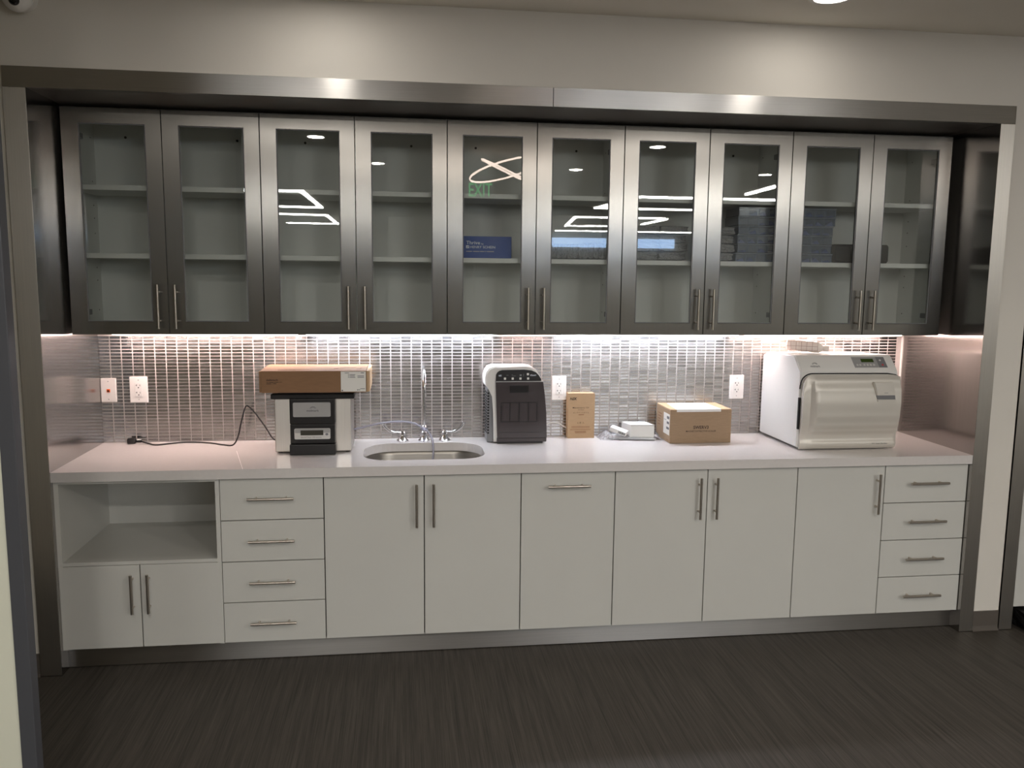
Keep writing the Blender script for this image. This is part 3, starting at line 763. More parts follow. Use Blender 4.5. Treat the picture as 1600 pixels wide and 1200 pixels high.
bm = B(); add_box(bm, 2.002, 2.098, YS - 0.0008, YS, 1.160, 1.197); add_box(bm, 2.094, 2.098, YS - 0.0012, YS, 1.163, 1.197)
for x in (1.960, 2.005, 2.051, 2.098, 2.142): add_box(bm, x - 0.0016, x + 0.0016, YS - 0.001, YS, 1.012, 1.112)
add_box(bm, 1.960, 2.142, YS - 0.001, YS, 1.108, 1.112); add_box(bm, 1.960, 2.142, YS - 0.001, YS, 1.011, 1.015)
for x in (1.960, 2.005, 2.051, 2.098, 2.142):
    for z in (1.033, 1.062, 1.091): add_box(bm, x - 0.008, x + 0.008, YS - 0.001, YS, z - 0.0015, z + 0.0015)
add_box(bm, 1.945, 2.192, YS - 0.0012, YS, 0.957, 0.959)
obj('window_grid', bm, M['smokedark'], dr)
bm = B(); add_box(bm, 1.940, 2.193, YS + 0.002, -0.03, 0.9085, 0.930, bev=0.003); obj('plinth', bm, M['smoke'], t)
bm = B(); add_box(bm, 1.943, 2.175, YS + 0.01, -0.04, 0.9002, 0.9085); obj('feet', bm, M['black'], t)

bm = B(); add_tube(bm, spline([(2.16, -0.022, 0.95), (2.212, -0.03, 0.966), (2.245, -0.035, 0.979), (2.28, -0.035, 0.975), (2.315, -0.03, 0.955), (2.36, -0.012, 0.93)], 6), 0.0032, 8)
tag(obj('cord', bm, M['warmcord'], smooth=True), 'thin white cord between the grey machine and the oil carton', 'cord')

# ------------------------------------------------------------------ oil carton
t = empty('oil_carton', (2.40, -0.04, 0.9), 'small tall brown carton printed with dark lettering, standing below an outlet', 'box', 'cardboard boxes on the counter')
a, b, yf = 2.3255, 2.467, -0.068
bm = B(); add_prism(bm, [(a, 0.9005), (b, 0.9005), (b, 1.133), (b - 0.003, 1.1375), (a + 0.002, 1.1375), (a, 1.134)], yf, -0.012); obj('body', bm, M['card2'], t)
text('NSK', 0.014, (a + 0.008, yf - 0.0006, 1.103), M['ink'], t, width=0.038, align='LEFT', bold=0.03, shear=0.25)
xc = (a + b) / 2
text('Maintenance Oil', 0.008, (xc - 0.004, yf - 0.0006, 1.0585), M['ink'], t, width=0.086, bold=0.004)
text('For Dental', 0.005, (xc - 0.002, yf - 0.0006, 1.049), M['ink'], t, width=0.03)
text('メンテナンスオイル', 0.007, (xc - 0.002, yf - 0.0006, 1.0325), M['ink'], t, width=0.084)
text('6 本 入', 0.008, (xc - 0.002, yf - 0.0006, 0.9785), M['ink'], t, width=0.036)
bars(t, M['cardedge'], [(xc - 0.015, xc + 0.014, 1.0235, 1.0265), (xc - 0.052, xc + 0.046, 0.9615, 0.9633), (xc - 0.052, xc + 0.046, 0.9548, 0.9564), (xc - 0.058, xc + 0.05, 0.9450, 0.9470), (xc - 0.034, xc + 0.026, 0.9345, 0.9370), (xc - 0.032, xc + 0.027, 0.9285, 0.9308)], yf)

# ------------------------------------------------------------------ bagged papers and small boxes
t = empty('wire_bound_booklet', (2.645, -0.12, 0.9), 'wire-bound white booklet lying flat under the small white box', 'booklet')
bm = B(); add_prism(bm, [(2.530, -0.120), (2.765, -0.172), (2.765, -0.035), (2.530, -0.028)], 0.9045, 0.9125, axis='z'); obj('pages', bm, M['paper'], t)
bm = B(); n = 34
for k in range(n):
    u = k / (n - 1); x = 2.533 + u * 0.228; y = -0.1205 - u * 0.0505
    bm2 = [(x, y + 0.006 * math.cos(a_), 0.9085 + 0.0062 * math.sin(a_)) for a_ in [2 * math.pi * q / 10 for q in range(11)]]
    add_tube(bm, bm2, 0.0011, 5, caps=False)
obj('binding', bm, M['rib'], t, label='row of metal binding loops')

t = empty('small_white_box', (2.70, -0.1, 0.915), 'small plain white carton on the bagged booklet', 'box')
me_b = B()
add_prism(me_b, [(2.645, -0.135), (2.768, -0.145), (2.745, -0.045), (2.622, -0.035)], 0.9155, 0.977, axis='z')
obj('body', me_b, M['paper'], t)
bm = B(); add_prism(bm, [(2.645, -0.137), (2.769, -0.147), (2.745, -0.045), (2.622, -0.035)], 0.9785, 0.9805, axis='z'); lidp = obj('lid_flap', bm, M['paper'], t)
bars(lidp, M['greyink'], [(2.675, 2.712, -0.086, -0.074)], 0.9805, face='top')

t = empty('small_packet', (2.60, -0.12, 0.914), 'small white packet with a barcode leaning on the small white box', 'packet')
t.rotation_euler = (math.radians(8), math.radians(16), math.radians(-30)); t.location = (2.590, -0.105, 0.945)
obj('body', box(-0.045, 0.045, -0.022, 0.022, -0.011, 0.011, bev=0.002), M['paper'], t, local=True)
bm = B()
for k in range(9): add_box(bm, 0.004 + k * 0.0042, 0.0062 + k * 0.0042 + (k % 3) * 0.0006, -0.0226, -0.0221, -0.006, 0.006)
obj('barcode', bm, M['greyink'], t, local=True)

# crumpled clear bag around them
def crumple(outline, z0, zf, seed, nx=26, ny=14, amp=0.006):
    rnd = random.Random(seed); bm = B(); x0, x1, y0, y1 = outline; g_ = []
    for i in range(nx + 1):
        row = []
        for j_ in range(ny + 1):
            u, v = i / nx, j_ / ny; x = x0 + (x1 - x0) * u; y = y0 + (y1 - y0) * v
            z = z0 + zf(u, v) + rnd.uniform(-amp, amp) * (1 if 0 < u < 1 else 0.4)
            row.append(bm.verts.new((x + rnd.uniform(-1, 1) * 0.003, y + rnd.uniform(-1, 1) * 0.002, max(z, z0 + 0.0005))))
        g_.append(row)
    for i in range(nx):
        for j_ in range(ny): bm.faces.new((g_[i][j_], g_[i + 1][j_], g_[i + 1][j_ + 1], g_[i][j_ + 1]))
    return bm
def bagz(u, v):
    left = 0.050 * math.exp(-((u - 0.12) / 0.13) ** 2) * (0.3 + 0.7 * v)
    right = 0.085 * max(0, 1 - abs(u - 0.80) / 0.18) ** 0.7 if u > 0.62 else 0
    mid = 0.022
    edge = min(1, 6 * min(u, 1 - u)) * min(1, 5 * min(v + 0.02, 1.02 - v))
    return max(left, mid if 0.1 < u < 0.98 else 0.004, right * 0) * edge
bm = crumple((2.485, 2.800, -0.135, -0.02), 0.9008, bagz, 3, amp=0.004)
tag(obj('plastic_bag', bm, M['bag']), 'crumpled clear plastic bag around the wire-bound booklet', 'bag')
# stiff clear flap of the bag standing up on the right
bm = B(); gr = []
for i in range(11):
    u = i / 10; row = []
    for j_ in range(5):
        v = j_ / 4
        row.append(bm.verts.new((2.772 + 0.045 * u + 0.004 * v + 0.003 * math.sin(7 * u), -0.165 + 0.11 * v, 0.902 + 0.065 * (1 - u) ** 1.6 * (0.7 + 0.3 * v) + (0.001 * (i % 2)))))
    gr.append(row)
for i in range(10):
    for j_ in range(4): bm.faces.new((gr[i][j_], gr[i + 1][j_], gr[i + 1][j_ + 1], gr[i][j_ + 1]))
tag(obj('bag_flap', bm, M['bag']), 'stiff clear plastic flap beside the lower cardboard box', 'bag')

# ------------------------------------------------------------------ scaler box
t = empty('cardboard_box', (2.98, -0.12, 0.9), 'square brown cardboard box with black lettering and a white sheet on top', 'box', 'cardboard boxes on the counter')
XA, XB, YF, YB, zt = 2.820, 3.145, -0.243, -0.012, 1.075
obj('body', box(XA, XB, YF, YB, 0.9005, zt - 0.004, bev=0.002), M['card'], t)
bm = B(); add_box(bm, XA + 0.001, XB - 0.001, YF + 0.001, YB, zt - 0.0038, zt, bev=0.001); obj('top_flap', bm, M['card2'], t)
obj('side_label', box(XA - 0.0012, XA, YF + 0.008, YF + 0.105, 0.940, 1.048), M['label'], t, label='white label with barcodes')
bars(t, M['greyink'], [(YF + 0.013, YF + 0.05, 1.022, 1.036), (YF + 0.015, YF + 0.05, 0.996, 1.008), (YF + 0.013, YF + 0.055, 0.968, 0.980), (YF + 0.06, YF + 0.095, 1.012, 1.014)], XA - 0.0012, face='left')
bars(t, M['cardedge'], [(YF + 0.14, YF + 0.20, 1.03, 1.033), (YF + 0.15, YF + 0.20, 1.015, 1.018), (YF + 0.165, YF + 0.20, 1.0, 1.003), (YF + 0.17, YF + 0.20, 0.985, 0.988), (YF + 0.17, YF + 0.20, 0.970, 0.973), (YF + 0.02, YF + 0.06, 0.912, 0.914)], XA, face='left')
text('SWERV3', 0.0165, (2.984, YF - 0.0006, 0.9745), M['ink'], t, width=0.081, bold=0.02)
text('MAGNETOSTRICTIVE SCALER', 0.0085, (2.984, YF - 0.0006, 0.9585), M['ink'], t, width=0.160, bold=0.012)
bm = B()
add_prism(bm, [(2.850, YF - 0.001), (3.088, YF - 0.001), (3.080, -0.035), (2.868, -0.035)], zt + 0.0004, zt + 0.0014, axis='z')
add_box(bm, 2.852, 3.086, YF - 0.0035, YF - 0.0025, zt - 0.012, zt + 0.001)
tag(obj('paper_sheet', bm, M['paper']), 'white sheet of paper lying on the square cardboard box', 'paper')

# ------------------------------------------------------------------ steriliser
t = empty('steriliser', (3.65, -0.23, 0.9), 'large white tabletop steam steriliser with silver door, right end of the counter', 'steriliser')
XL, XR = 3.402, 3.915
prof = [(-0.445, 0.912), (-0.445, 1.262), (-0.448, 1.292), (-0.378, 1.362), (-0.36, 1.366), (-0.06, 1.352), (-0.015, 1.335), (-0.012, 0.912)]
bm = B(); add_prism(bm, prof, XL, XR, axis='x')
be = [e for e in bm.edges if all(abs(v.co.x - XL) < 1e-5 for v in e.verts) or all(abs(v.co.x - XR) < 1e-5 for v in e.verts)]
bmesh.ops.bevel(bm, geom=be, offset=0.006, segments=3, affect='EDGES')
obj('housing', bm, M['autowhite'], t, smooth=True)
# wavy door
def dy(z):
    pts = [(0.905, -0.452), (0.918, -0.466), (0.935, -0.470), (0.955, -0.461), (0.975, -0.463), (1.0, -0.478), (1.03, -0.492), (1.08, -0.500), (1.14, -0.503), (1.20, -0.498), (1.25, -0.482), (1.276, -0.460)]
    for (a_, ya), (b_, yb_) in zip(pts, pts[1:]):
        if z <= b_:
            u = (z - a_) / (b_ - a_); u = u * u * (3 - 2 * u); return ya + (yb_ - ya) * u
    return pts[-1][1]
bm = B(); gr = []; NX, NZ = 40, 48
xa, xb = 3.412, 3.921; r_ = 0.055
for i in range(NX + 1):
    u = i / NX; x = xa + (xb - xa) * (u ** 1.0)
    ztop = 1.276
    if x < xa + r_: ztop -= r_ - math.sqrt(max(0, r_ ** 2 - (xa + r_ - x) ** 2))
    if x > xb - 0.06: ztop -= 0.010 * ((x - (xb - 0.06)) / 0.06) ** 2
    row = []
    for j_ in range(NZ + 1):
        z = 0.905 + (ztop - 0.905) * j_ / NZ
        s = 1.0
        dl = x - (xa + 0.012 + 0.010 * math.sin((z - 0.905) * 8.3))
        s = min(1, max(0.5, dl / 0.04)) ; s = s * s * (3 - 2 * s) if s < 1 else 1
        if x > xb - 0.012: s *= max(0.55, math.sqrt(max(0.0, 1 - ((x - (xb - 0.012)) / 0.013) ** 2)))
        y = -0.449 + (dy(z) + 0.449) * s
        row.append(bm.verts.new((x, min(y, -0.4485), z)))
    gr.append(row)
for i in range(NX):
    for j_ in range(NZ): bm.faces.new((gr[i][j_], gr[i + 1][j_], gr[i + 1][j_ + 1], gr[i][j_ + 1]))
# return edges to the housing
border = [gr[0][j_] for j_ in range(NZ + 1)] + [gr[i][NZ] for i in range(1, NX + 1)] + [gr[NX][j_] for j_ in range(NZ - 1, -1, -1)] + [gr[i][0] for i in range(NX - 1, 0, -1)]
bk = [bm.verts.new((v.co.x, -0.446, v.co.z)) for v in border]
for k in range(len(border)):
    k2 = (k + 1) % len(border); bm.faces.new((border[k], border[k2], bk[k2], bk[k]))
dr = obj('door', bm, M['autosilver'], t, smooth=True, label='silver wavy door')
# dark gap line round the top of the door
pts = [(XL + 0.002, -0.4475, 1.205), (XL + 0.003, -0.4475, 1.222)]
for k in range(0, 9):
    a_ = math.radians(180 - 90 * k / 8); pts.append((xa - 0.005 + r_ + 0.003 + (r_ + 0.003) * math.cos(a_), -0.4475, 1.281 - r_ + r_ * math.sin(a_)))
pts += [(3.6, -0.4475, 1.281), (xb - 0.06, -0.4475, 1.280), (xb - 0.02, -0.4475, 1.273), (xb - 0.006, -0.4475, 1.266)]
bm = B(); add_tube(bm, pts, 0.0032, 6); obj('door_gap', bm, M['darkslot'], t)
# hinge notch on the left
obj('hinge_notch', box(XL - 0.0008, XL + 0.008, -0.4515, -0.44, 1.005, 1.162), M['darkslot'], t, label='dark hinge slot')
# latch
yl = -0.500
bm = B(); add_prism(bm, [(3.756, 1.243), (3.860, 1.243), (3.872, 1.178), (3.775, 1.178)], -0.509, -0.484); bmesh.ops.bevel(bm, geom=bm.edges[:], offset=0.003, segments=2, affect='EDGES')
lt = obj('latch', bm, M['autosilver'], t, smooth=True, label='square push latch')
bm = B(); add_prism(bm, [(3.775, 1.1775), (3.872, 1.1775), (3.876, 1.158), (3.781, 1.158)], -0.5045, -0.49); obj('latch_recess', bm, M['greyplastic'], t)
bm = B(); add_prism(bm, [(3.780, 1.157), (3.878, 1.157), (3.879, 1.148), (3.782, 1.148)], -0.508, -0.49); obj('latch_lip', bm, M['autosilver'], t)
bars(lt, M['greyink'], [(3.812, 3.832, 1.190, 1.1915)], -0.509)
# sloping console: from (-0.448,1.292) up to (-0.378,1.362)
cw = empty
slope = math.atan2(0.070, 0.070)
def con(x, s, off=0.0008):   # point on the sloped face, s 0..1 from the bottom
    n_ = Vector((0, -1, 1)).normalized()
    return Vector((x, -0.448 + 0.070 * s, 1.292 + 0.070 * s)) + n_ * off
def quad(name, x0, x1, s0, s1, m, parent, off0=0.0, off1=0.0012, skew=0.0, label=None):
    bm = B(); a_ = [con(x0 - skew * s0, s0, off0), con(x1 - skew * s0, s0, off0), con(x1 - skew * s1, s1, off0), con(x0 - skew * s1, s1, off0)]
    b_ = [con(x0 - skew * s0, s0, off1), con(x1 - skew * s0, s0, off1), con(x1 - skew * s1, s1, off1), con(x0 - skew * s1, s1, off1)]
    va = [bm.verts.new(p) for p in a_]; vb = [bm.verts.new(p) for p in b_]
    bm.faces.new(va); bm.faces.new(vb)
    for k in range(4): bm.faces.new((va[k], va[(k + 1) % 4], vb[(k + 1) % 4], vb[k]))
    return obj(name, bm, m, parent, label=label)
cp_ = quad('control_panel', 3.695, 3.868, 0.22, 0.90, M['silver'], t, label='grey control panel with display and round buttons')
quad('screen', 3.740, 3.806, 0.56, 0.78, M['lcdgreen'], cp_, 0.0012, 0.002, label='green display')
quad('panel_end', 3.824, 3.868, 0.22, 0.90, M['greyplastic'], cp_, 0.0012, 0.0016)
bm = B(); n_ = Vector((0, -1, 1)).normalized(); rt = Matrix.Rotation(math.radians(45), 4, 'X')
for x, q in ((3.712, .38), (3.727, .38), (3.749, .38), (3.766, .38), (3.783, .38), (3.800, .38), (3.842, .68)): obj('button', add_cyl(B(), con(x, q, 0.001), con(x, q, 0.0028), 0.0055, n=14), M['silverlight'], cp_)
bm = B(); add_cyl(bm, con(3.846, 0.38, 0.001), con(3.846, 0.38, 0.003), 0.0055, n=14); obj('button', bm, M['red'], cp_, label='red button')
text('midmark', 0.013, con(3.488, 0.26), M['greyink'], t, width=0.050, tilt=-math.radians(45), bold=0.01)
bm = B()
for r2 in (0.011, 0.0075): add_tube(bm, [con(3.490 + r2 * 1.2 * math.cos(a), 0.44 + r2 * 9 * math.sin(a), 0.0008) for a in [math.pi * k / 10 for k in range(11)]], 0.0008, 5)
obj('emblem', bm, M['greyink'], t)
text('M11 Steam Sterilizer', 0.0068, (3.828, -0.472, 0.929), M['greyink'], t, width=0.082)
for (x, y) in ((3.45, -0.40), (3.82, -0.40), (3.45, -0.05), (3.86, -0.05)): obj('foot', box(x, x + 0.035, y, y + 0.03, 0.9002, 0.913), M['black'], t)

# bottle in a wire rack on the steriliser
t = empty('plastic_bottle', (3.56, -0.17, 1.39), 'white plastic bottle lying on its side in a wire rack on the steriliser', 'bottle')
bm = B(); ax0 = Vector((3.475, -0.13, 1.402)); ax1 = Vector((3.640, -0.235, 1.385)); dd = (ax1 - ax0).normalized(); L_ = (ax1 - ax0).length
prof_b = [(0.0, 0.020), (0.006, 0.027), (0.03, 0.029), (0.032, 0.0275), (0.06, 0.0275), (0.062, 0.029), (0.095, 0.029), (0.097, 0.0275), (0.13, 0.029), (0.165, 0.027), (0.178, 0.018), (0.184, 0.0125), (0.19, 0.0125)]
add_tube(bm, [ax0 + dd * a_ for a_, _ in prof_b], [q for _, q in prof_b], 20); obj('body', bm, M['vinylbottle'], t, smooth=True)
bm = B(); e_ = ax0 + dd * 0.19; add_cyl(bm, e_, e_ + dd * 0.022, 0.0155, n=18); obj('cap', bm, M['vinylbottle'], t, smooth=True)
t = empty('wire_rack', (3.55, -0.2, 1.366), 'small coated wire rack holding the bottle on the steriliser', 'rack')
bm = B(); sdv = Vector((dd.y, -dd.x, 0)).normalized()
for s in (-1, 1):
    for h_ in ((1.3745, 1.395, 1.418) if s > 0 else (1.3745, 1.395)):
        p_ = ax0 + sdv * s * 0.033; q_ = ax0 + dd * 0.16 + sdv * s * 0.033
        add_tube(bm, [(p_.x, p_.y, h_), (q_.x, q_.y, h_)], 0.0009, 6)
for k in range(7):
    c_ = ax0 + dd * (0.16 * k / 6); a1 = c_ + sdv * 0.033; a2 = c_ - sdv * 0.033
    add_tube(bm, [(a1.x, a1.y, 1.418), (a1.x, a1.y, 1.3715), (a2.x, a2.y, 1.3715), (a2.x, a2.y, 1.395)], 0.0009, 6)
obj('basket', bm, M['wire'], t)

# ------------------------------------------------------------------ contents of the wall cabinets (lower shelves)
SZ = 1.8227
t = empty('blue_box', (1.87, -0.2, SZ), 'flat-fronted blue box with white lettering on a shelf behind glass', 'box')
obj('body', box(1.757, 1.992, -0.275, -0.08, SZ, 1.926, bev=0.0015), M['blue'], t)
text('Thrive', 0.0165, (1.775, -0.2756, 1.888), M['whiteink'], t, width=0.066, align='LEFT', bold=0.01)
text('by', 0.008, (1.846, -0.2756, 1.8875), M['whiteink'], t, width=0.011, align='LEFT')
text('HENRY SCHEIN', 0.0125, (1.792, -0.2756, 1.8695), M['whiteink'], t, width=0.120, align='LEFT')
lg = obj('emblem', box(1.7745, 1.7885, -0.2762, -0.2752, 1.869, 1.883), M['whiteink'], t)
bm = B(); add_prism(bm, [(1.777, 1.872), (1.786, 1.881), (1.786, 1.878), (1.781, 1.872)], -0.2768, -0.2760); obj('emblem_mark', bm, M['blue'], lg)
bars(t, M['silver'], [(1.775, 1.803, 1.853, 1.8565), (1.808, 1.838, 1.853, 1.8565), (1.841, 1.862, 1.853, 1.8565), (1.865, 1.870, 1.853, 1.8565), (1.874, 1.908, 1.853, 1.8565)], -0.275)

def pillow_bm(sx, sy, sz, seed):
    rnd = random.Random(seed); t_ = bmesh.new(); bmesh.ops.create_cube(t_, size=1)
    bmesh.ops.subdivide_edges(t_, edges=t_.edges[:], cuts=4, use_grid_fill=True)
    for v in t_.verts:
        u = v.co * 2
        f_ = 1 - 0.30 * (u.x ** 4) * 0.5 - 0.25 * (u.y ** 4) * 0.5
        v.co = Vector((v.co.x * sx, v.co.y * sy, v.co.z * sz * f_)) + Vector((rnd.uniform(-1, 1) * sx, rnd.uniform(-1, 1) * sy, rnd.uniform(-1, 1) * sz)) * 0.028
    return t_
def pack(name, c, size, seed, label, group, m='pack', cat='pack'):
    o = obj(name, pillow_bm(*size, seed), M[m], local=True); o.location = c
    return tag(o, label, cat, group)
# upright row
ordn = ['leftmost', 'second from the left', 'third from the left', 'fourth from the left', 'fifth from the left', 'middle, sixth from the left', 'seventh from the left', 'fourth from the right', 'third from the right', 'second from the right', 'rightmost']
for k in range(11):
    pack('plastic_pack', (2.197 + k * 0.0262, -0.20, SZ + 0.0385 + (0.003 if k > 6 else 0)), (0.0245, 0.15, 0.074 + (0.006 if k > 6 else 0)), 20 + k,
         'upright clear plastic pack, %s in the row behind glass' % ordn[k], 'upright clear packs in the fourth cabinet row')
hts = ['bottom', 'second from the bottom', 'second from the top', 'top']
for c_, (xc_, wd_, where) in enumerate(((2.645, 0.135, 'left stack'), (2.790, 0.135, 'middle stack'), (3.035, 0.125, 'stack touching the organizer boxes'))):
    for k in range(4):
        pack('plastic_pack', (xc_ + (0.004 if k % 2 else -0.004), -0.20, SZ + 0.022 + k * 0.0425), (wd_, 0.17, 0.0415), 50 + 7 * c_ + k,
             'flat plastic pack, %s of the %s' % (hts[k], where), 'flat clear packs stacked behind glass')
# organizers
def organizer(x, z, wdt, lab, grp, seed):
    rnd = random.Random(seed); t = empty('organizer_box', (x, -0.25, z), lab, 'organizer', grp)
    H = 0.0435; y0, y1 = -0.30, -0.13; bm = B(); k_ = 0.0016
    add_box(bm, x, x + wdt, y0, y0 + k_, z, z + H - 0.007); add_box(bm, x, x + wdt, y1 - k_, y1, z, z + H - 0.007)
    add_box(bm, x, x + k_, y0 + k_, y1 - k_, z, z + H - 0.007); add_box(bm, x + wdt - k_, x + wdt, y0 + k_, y1 - k_, z, z + H - 0.007)
    add_box(bm, x + k_, x + wdt - k_, y0 + k_, y1 - k_, z, z + k_)
    obj('tray', bm, M['bin'], t)
    bm = B()
    for q in range(0, 5): add_box(bm, min(x + wdt * q / 4, x + wdt - 0.004) - 0.0 + 0.0006, min(x + wdt * q / 4, x + wdt - 0.004) + 0.0036, y0 + k_, y1 - k_, z + k_, z + H - 0.008)
    o = obj('dividers', bm, M['binrib'], t); o['kind'] = 'stuff'
    obj('lid', box(x - 0.002, x + wdt + 0.002, y0 - 0.003, y1 + 0.002, z + H - 0.0068, z + H - 0.0008, bev=0.001), M['binrib'], t)
    bm = B()
    for q in range(4):
        if rnd.random() < 0.75:
            xx = x + wdt * q / 4 + 0.004; hh = rnd.uniform(0.010, 0.026)
            add_prism(bm, [(xx, z + 0.002), (xx + wdt / 4 - 0.008, z + 0.002), (xx + wdt / 4 * rnd.uniform(.3, .8), z + hh)], y0 + 0.01, y0 + 0.10)
    if len(bm.verts): obj('contents', bm, M['blueitem'], t, label='blue small items inside')
    else: bm.free()
M['blueitem'] = mat('blue_items', lin(60, 84, 140), 0.5)
lev = ['bottom', 'second from the bottom', 'third from the bottom', 'third from the top', 'second from the top', 'top']
for k in range(6):
    organizer(3.105 + (0.006 if k > 0 else 0) + 0.003 * (k % 2), SZ + k * 0.0445, 0.205, 'clear compartment box, %s of the left stack' % lev[k], 'organizer boxes in two stacks', 100 + k)
for k in range(6):
    organizer(3.385 + (0.008 if k in (0, 4, 5) else 0) + 0.002 * k, SZ + k * 0.0445, 0.215, 'clear compartment box, %s of the right stack' % lev[k], 'organizer boxes in two stacks', 120 + k)
t = empty('black_container', (3.78, -0.2, SZ), 'black rounded container beside the right stack of organizer boxes', 'container')
bm = B(); add_prism(bm, rrect(3.628, 3.932, SZ + 0.0002, 1.917, 0.012), -0.265, -0.12); bmesh.ops.bevel(bm, geom=[e for e in bm.edges if abs(e.verts[0].co.y - e.verts[1].co.y) < 1e-6], offset=0.003, segments=2, affect='EDGES')
obj('body', bm, M['blackgloss'], t, smooth=True)
bm = B(); add_box(bm, 3.645, 3.725, -0.2665, -0.2648, SZ + 0.012, 1.905, bev=0.0006); add_box(bm, 3.735, 3.80, -0.2665, -0.2648, SZ + 0.012, 1.905, bev=0.0006); obj('lid_panel', bm, M['black'], t)

# ------------------------------------------------------------------ right neighbour
t = empty('white_cabinet', (4.9, -0.3, 0.11), 'white cabinet partly seen beyond the right steel jamb', 'cabinet')
obj('side_panel', box(4.512, 6.5, -0.62, -0.05, 0.112, 0.86, bev=0.001), M['lam'], t)
bm = B(); add_box(bm, 4.505, 6.55, -0.63, -0.02, 0.862, 0.90, bev=0.002); obj('top', bm, M['quartz'], t)
obj('legs', box(4.62, 6.4, -0.5, -0.1, 0.0, 0.112), M['lamdark'], t)
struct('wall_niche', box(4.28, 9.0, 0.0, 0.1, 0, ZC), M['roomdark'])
bm = pillow_bm(0.34, 0.2, 0.10, 5); o = obj('black_bag', bm, M['bagblack'], local=True); o.location = (4.72, -0.62, 0.052)
tag(o, 'black bag on the floor at the right edge below the white cabinet', 'bag')

# ------------------------------------------------------------------ ceiling fixtures
WARM = (1, 0.95, 0.89)
dl = [(1.18, -1.0), (3.17, -1.0), (0.78, -3.54), (3.64, -3.51), (1.23, -5.08), (3.27, -5.15), (5.34, -5.14)]
dlab = ['round recessed downlight nearest the wall, above the left wall cabinets', 'round recessed downlight at the top of the view, right of centre',
        'round recessed downlight mirrored at the top of the third glass door', 'round recessed downlight mirrored in the seventh glass door',
        'round recessed downlight mirrored in the fourth glass door', 'round recessed downlight mirrored in the sixth glass door',
        'round recessed downlight mirrored in the eighth glass door']
for i, (x, y) in enumerate(dl):
    t = empty('downlight', (x, y, ZC), dlab[i], 'ceiling light', 'recessed round downlights')
    bm = B(); rings = []
    for r1, z in ((0.090, 0.0), (0.088, -0.004), (0.072, -0.004), (0.070, -0.001)):
        rings.append([bm.verts.new((x + r1 * math.cos(2 * math.pi * k / 32), y + r1 * math.sin(2 * math.pi * k / 32), ZC + z)) for k in range(32)])
    for a_, b_ in zip(rings, rings[1:]):
        for k in range(32): bm.faces.new((a_[k], a_[(k + 1) % 32], b_[(k + 1) % 32], b_[k]))
    obj('trim_ring', bm, M['whiteplastic'], t, smooth=True)
    bm = B(); add_cyl(bm, (x, y, ZC - 0.0025), (x, y, ZC - 0.001), 0.0695, n=32); obj('lens', bm, M['e_down'], t, label='glowing lens')
    area('lamp', (x, y, ZC - 0.006), 0.13, NEAR_W if y > -2 else (MID_W if y > -4 else DOWN_W), WARM, parent=t)

t = empty('security_camera', (0.010, -0.66, 2.80), 'small white dome security camera at the top left corner', 'camera')
bm = B(); add_cyl(bm, (0.010, -0.6292, 2.80), (0.010, -0.66, 2.80), 0.055, n=32); obj('mount', bm, M['whiteplastic'], t, smooth=True)
bm = B(); bmesh.ops.create_uvsphere(bm, u_segments=28, v_segments=18, radius=0.052); bmesh.ops.translate(bm, verts=bm.verts, vec=(0.010, -0.690, 2.782)); obj('dome', bm, M['whiteplastic'], t, smooth=True)
bm = B(); bmesh.ops.create_uvsphere(bm, u_segments=20, v_segments=12, radius=0.020); bmesh.ops.translate(bm, verts=bm.verts, vec=(0.016, -0.730, 2.762)); obj('lens', bm, M['blackgloss'], t, smooth=True, label='dark lens')

# linear ceiling lights behind the camera (seen mirrored in the glass)
def strip(path, wd, lab):
    bm = B()
    for (p, q) in zip(path, path[1:]):
        p = Vector((p[0], p[1], 0)); q = Vector((q[0], q[1], 0)); d_ = (q - p).normalized(); s_ = Vector((-d_.y, d_.x, 0)) * wd / 2
        p = p - d_ * wd / 2; q = q + d_ * wd / 2
        vs = [bm.verts.new((v.x, v.y, zz)) for zz in (ZC - 0.03, ZC - 0.002) for v in (p - s_, q - s_, q + s_, p + s_)]
        for f_ in ((0, 1, 2, 3), (4, 5, 6, 7), (0, 1, 5, 4), (1, 2, 6, 5), (2, 3, 7, 6), (3, 0, 4, 7)): bm.faces.new([vs[k] for k in f_])
    tag(obj('linear_light', bm, M['e_lin']), lab, 'ceiling light', 'slim linear ceiling lights mirrored in the glass')
strip([(-0.9, -8.05), (0.14, -8.05), (0.14, -10.78), (-0.9, -10.70)], 0.055, 'linear ceiling light mirrored as the upper angle in the third glass door')
strip([(-1.0, -12.46), (0.06, -12.6), (0.06, -15.3), (-1.0, -15.2)], 0.055, 'linear ceiling light mirrored as the lower angle in the third glass door')
strip([(6.9, -7.75), (4.7, -7.75), (4.55, -9.7), (6.6, -9.7)], 0.055, 'linear ceiling light mirrored topmost in the sixth glass door')
strip([(6.3, -11.7), (4.65, -11.8), (5.0, -14.5), (5.9, -14.3)], 0.06, 'linear ceiling light mirrored second in the sixth glass door')
strip([(8.5, -16.3), (5.15, -16.4)], 0.07, 'linear ceiling light mirrored lowest in the sixth glass door')
strip([(6.42, -11.9), (6.42, -13.5)], 0.06, 'short linear ceiling light mirrored in the seventh glass door')
strip([(5.9, -6.1), (5.95, -7.04)], 0.05, 'short linear ceiling light mirrored highest in the eighth glass door')

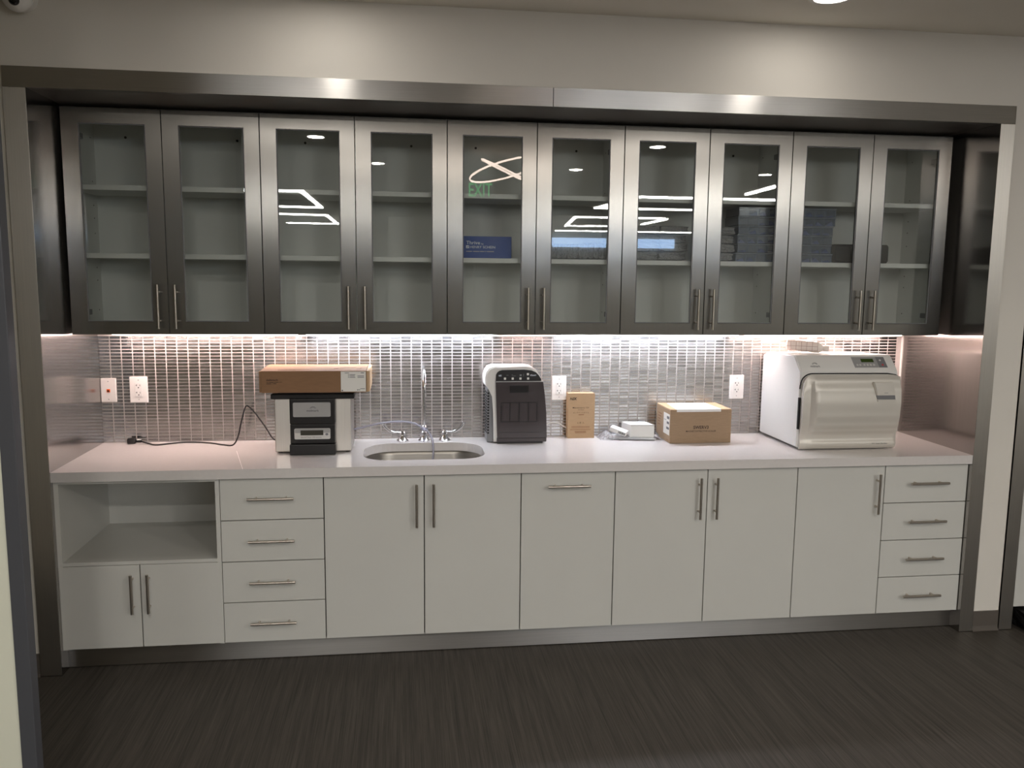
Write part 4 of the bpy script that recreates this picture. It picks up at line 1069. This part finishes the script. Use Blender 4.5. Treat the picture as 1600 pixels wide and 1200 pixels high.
# looping pendant
t = empty('pendant_light', (2.42, -4.08, ZC), 'looping ribbon pendant light behind the camera, mirrored in the fifth glass door', 'ceiling light')
def ribbon(c, rx, ry, tilt, yawr, hgt, a0=0, a1=360, n=48, roll=0.0):
    bm = B(); prev = None
    Mx = Matrix.Rotation(yawr, 3, 'Z') @ Matrix.Rotation(roll, 3, 'Y') @ Matrix.Rotation(tilt, 3, 'X')
    for k in range(n + 1):
        a_ = math.radians(a0 + (a1 - a0) * k / n)
        base = Vector(c) + Mx @ Vector((rx * math.cos(a_), ry * math.sin(a_), 0)); out = (Mx @ Vector((math.cos(a_), math.sin(a_), 0))) * 0.008; up = Mx @ Vector((0, 0, hgt / 2))
        cur = [bm.verts.new(base - up), bm.verts.new(base + up), bm.verts.new(base + up + out), bm.verts.new(base - up + out)]
        if prev:
            for q in range(4): bm.faces.new((prev[q], cur[q], cur[(q + 1) % 4], prev[(q + 1) % 4]))
        prev = cur
    return bm
obj('light_ribbon', ribbon((2.40, -4.05, 2.69), 0.33, 0.30, math.radians(9), 0.0, 0.015, roll=-0.26), M['e_pend'], t, label='glowing ribbon')
obj('light_ribbon', ribbon((2.42, -4.10, 2.68), 0.25, 0.26, math.radians(-7), 0.0, 0.015, roll=0.42), M['e_pend'], t, label='glowing ribbon')
for x, y in ((2.28, -3.85), (2.45, -4.30), (2.58, -3.86)): obj('cable', add_cyl(B(), (x, y, 2.70), (x, y, ZC), 0.0012, n=6), M['silver'], t)
bm = B(); add_cyl(bm, (2.42, -4.08, ZC - 0.03), (2.42, -4.08, ZC), 0.09, n=24); obj('canopy', bm, M['whiteplastic'], t, smooth=True)

# exit sign, seen from its back in the mirror of the glass
t = empty('exit_sign', (2.31, -5.8, ZC), 'clear hanging exit sign with green letters behind the camera', 'sign')
obj('panel', box(2.16, 2.50, -5.804, -5.798, 2.58, 2.80), M['glass'], t)
obj('mount', box(2.15, 2.51, -5.82, -5.78, 2.80, ZC), M['silver'], t)
me_t = text('EXIT', 0.155, (2.33, -5.794, 2.61), M['e_exit'], t, width=0.26, bold=0.01, face='front')
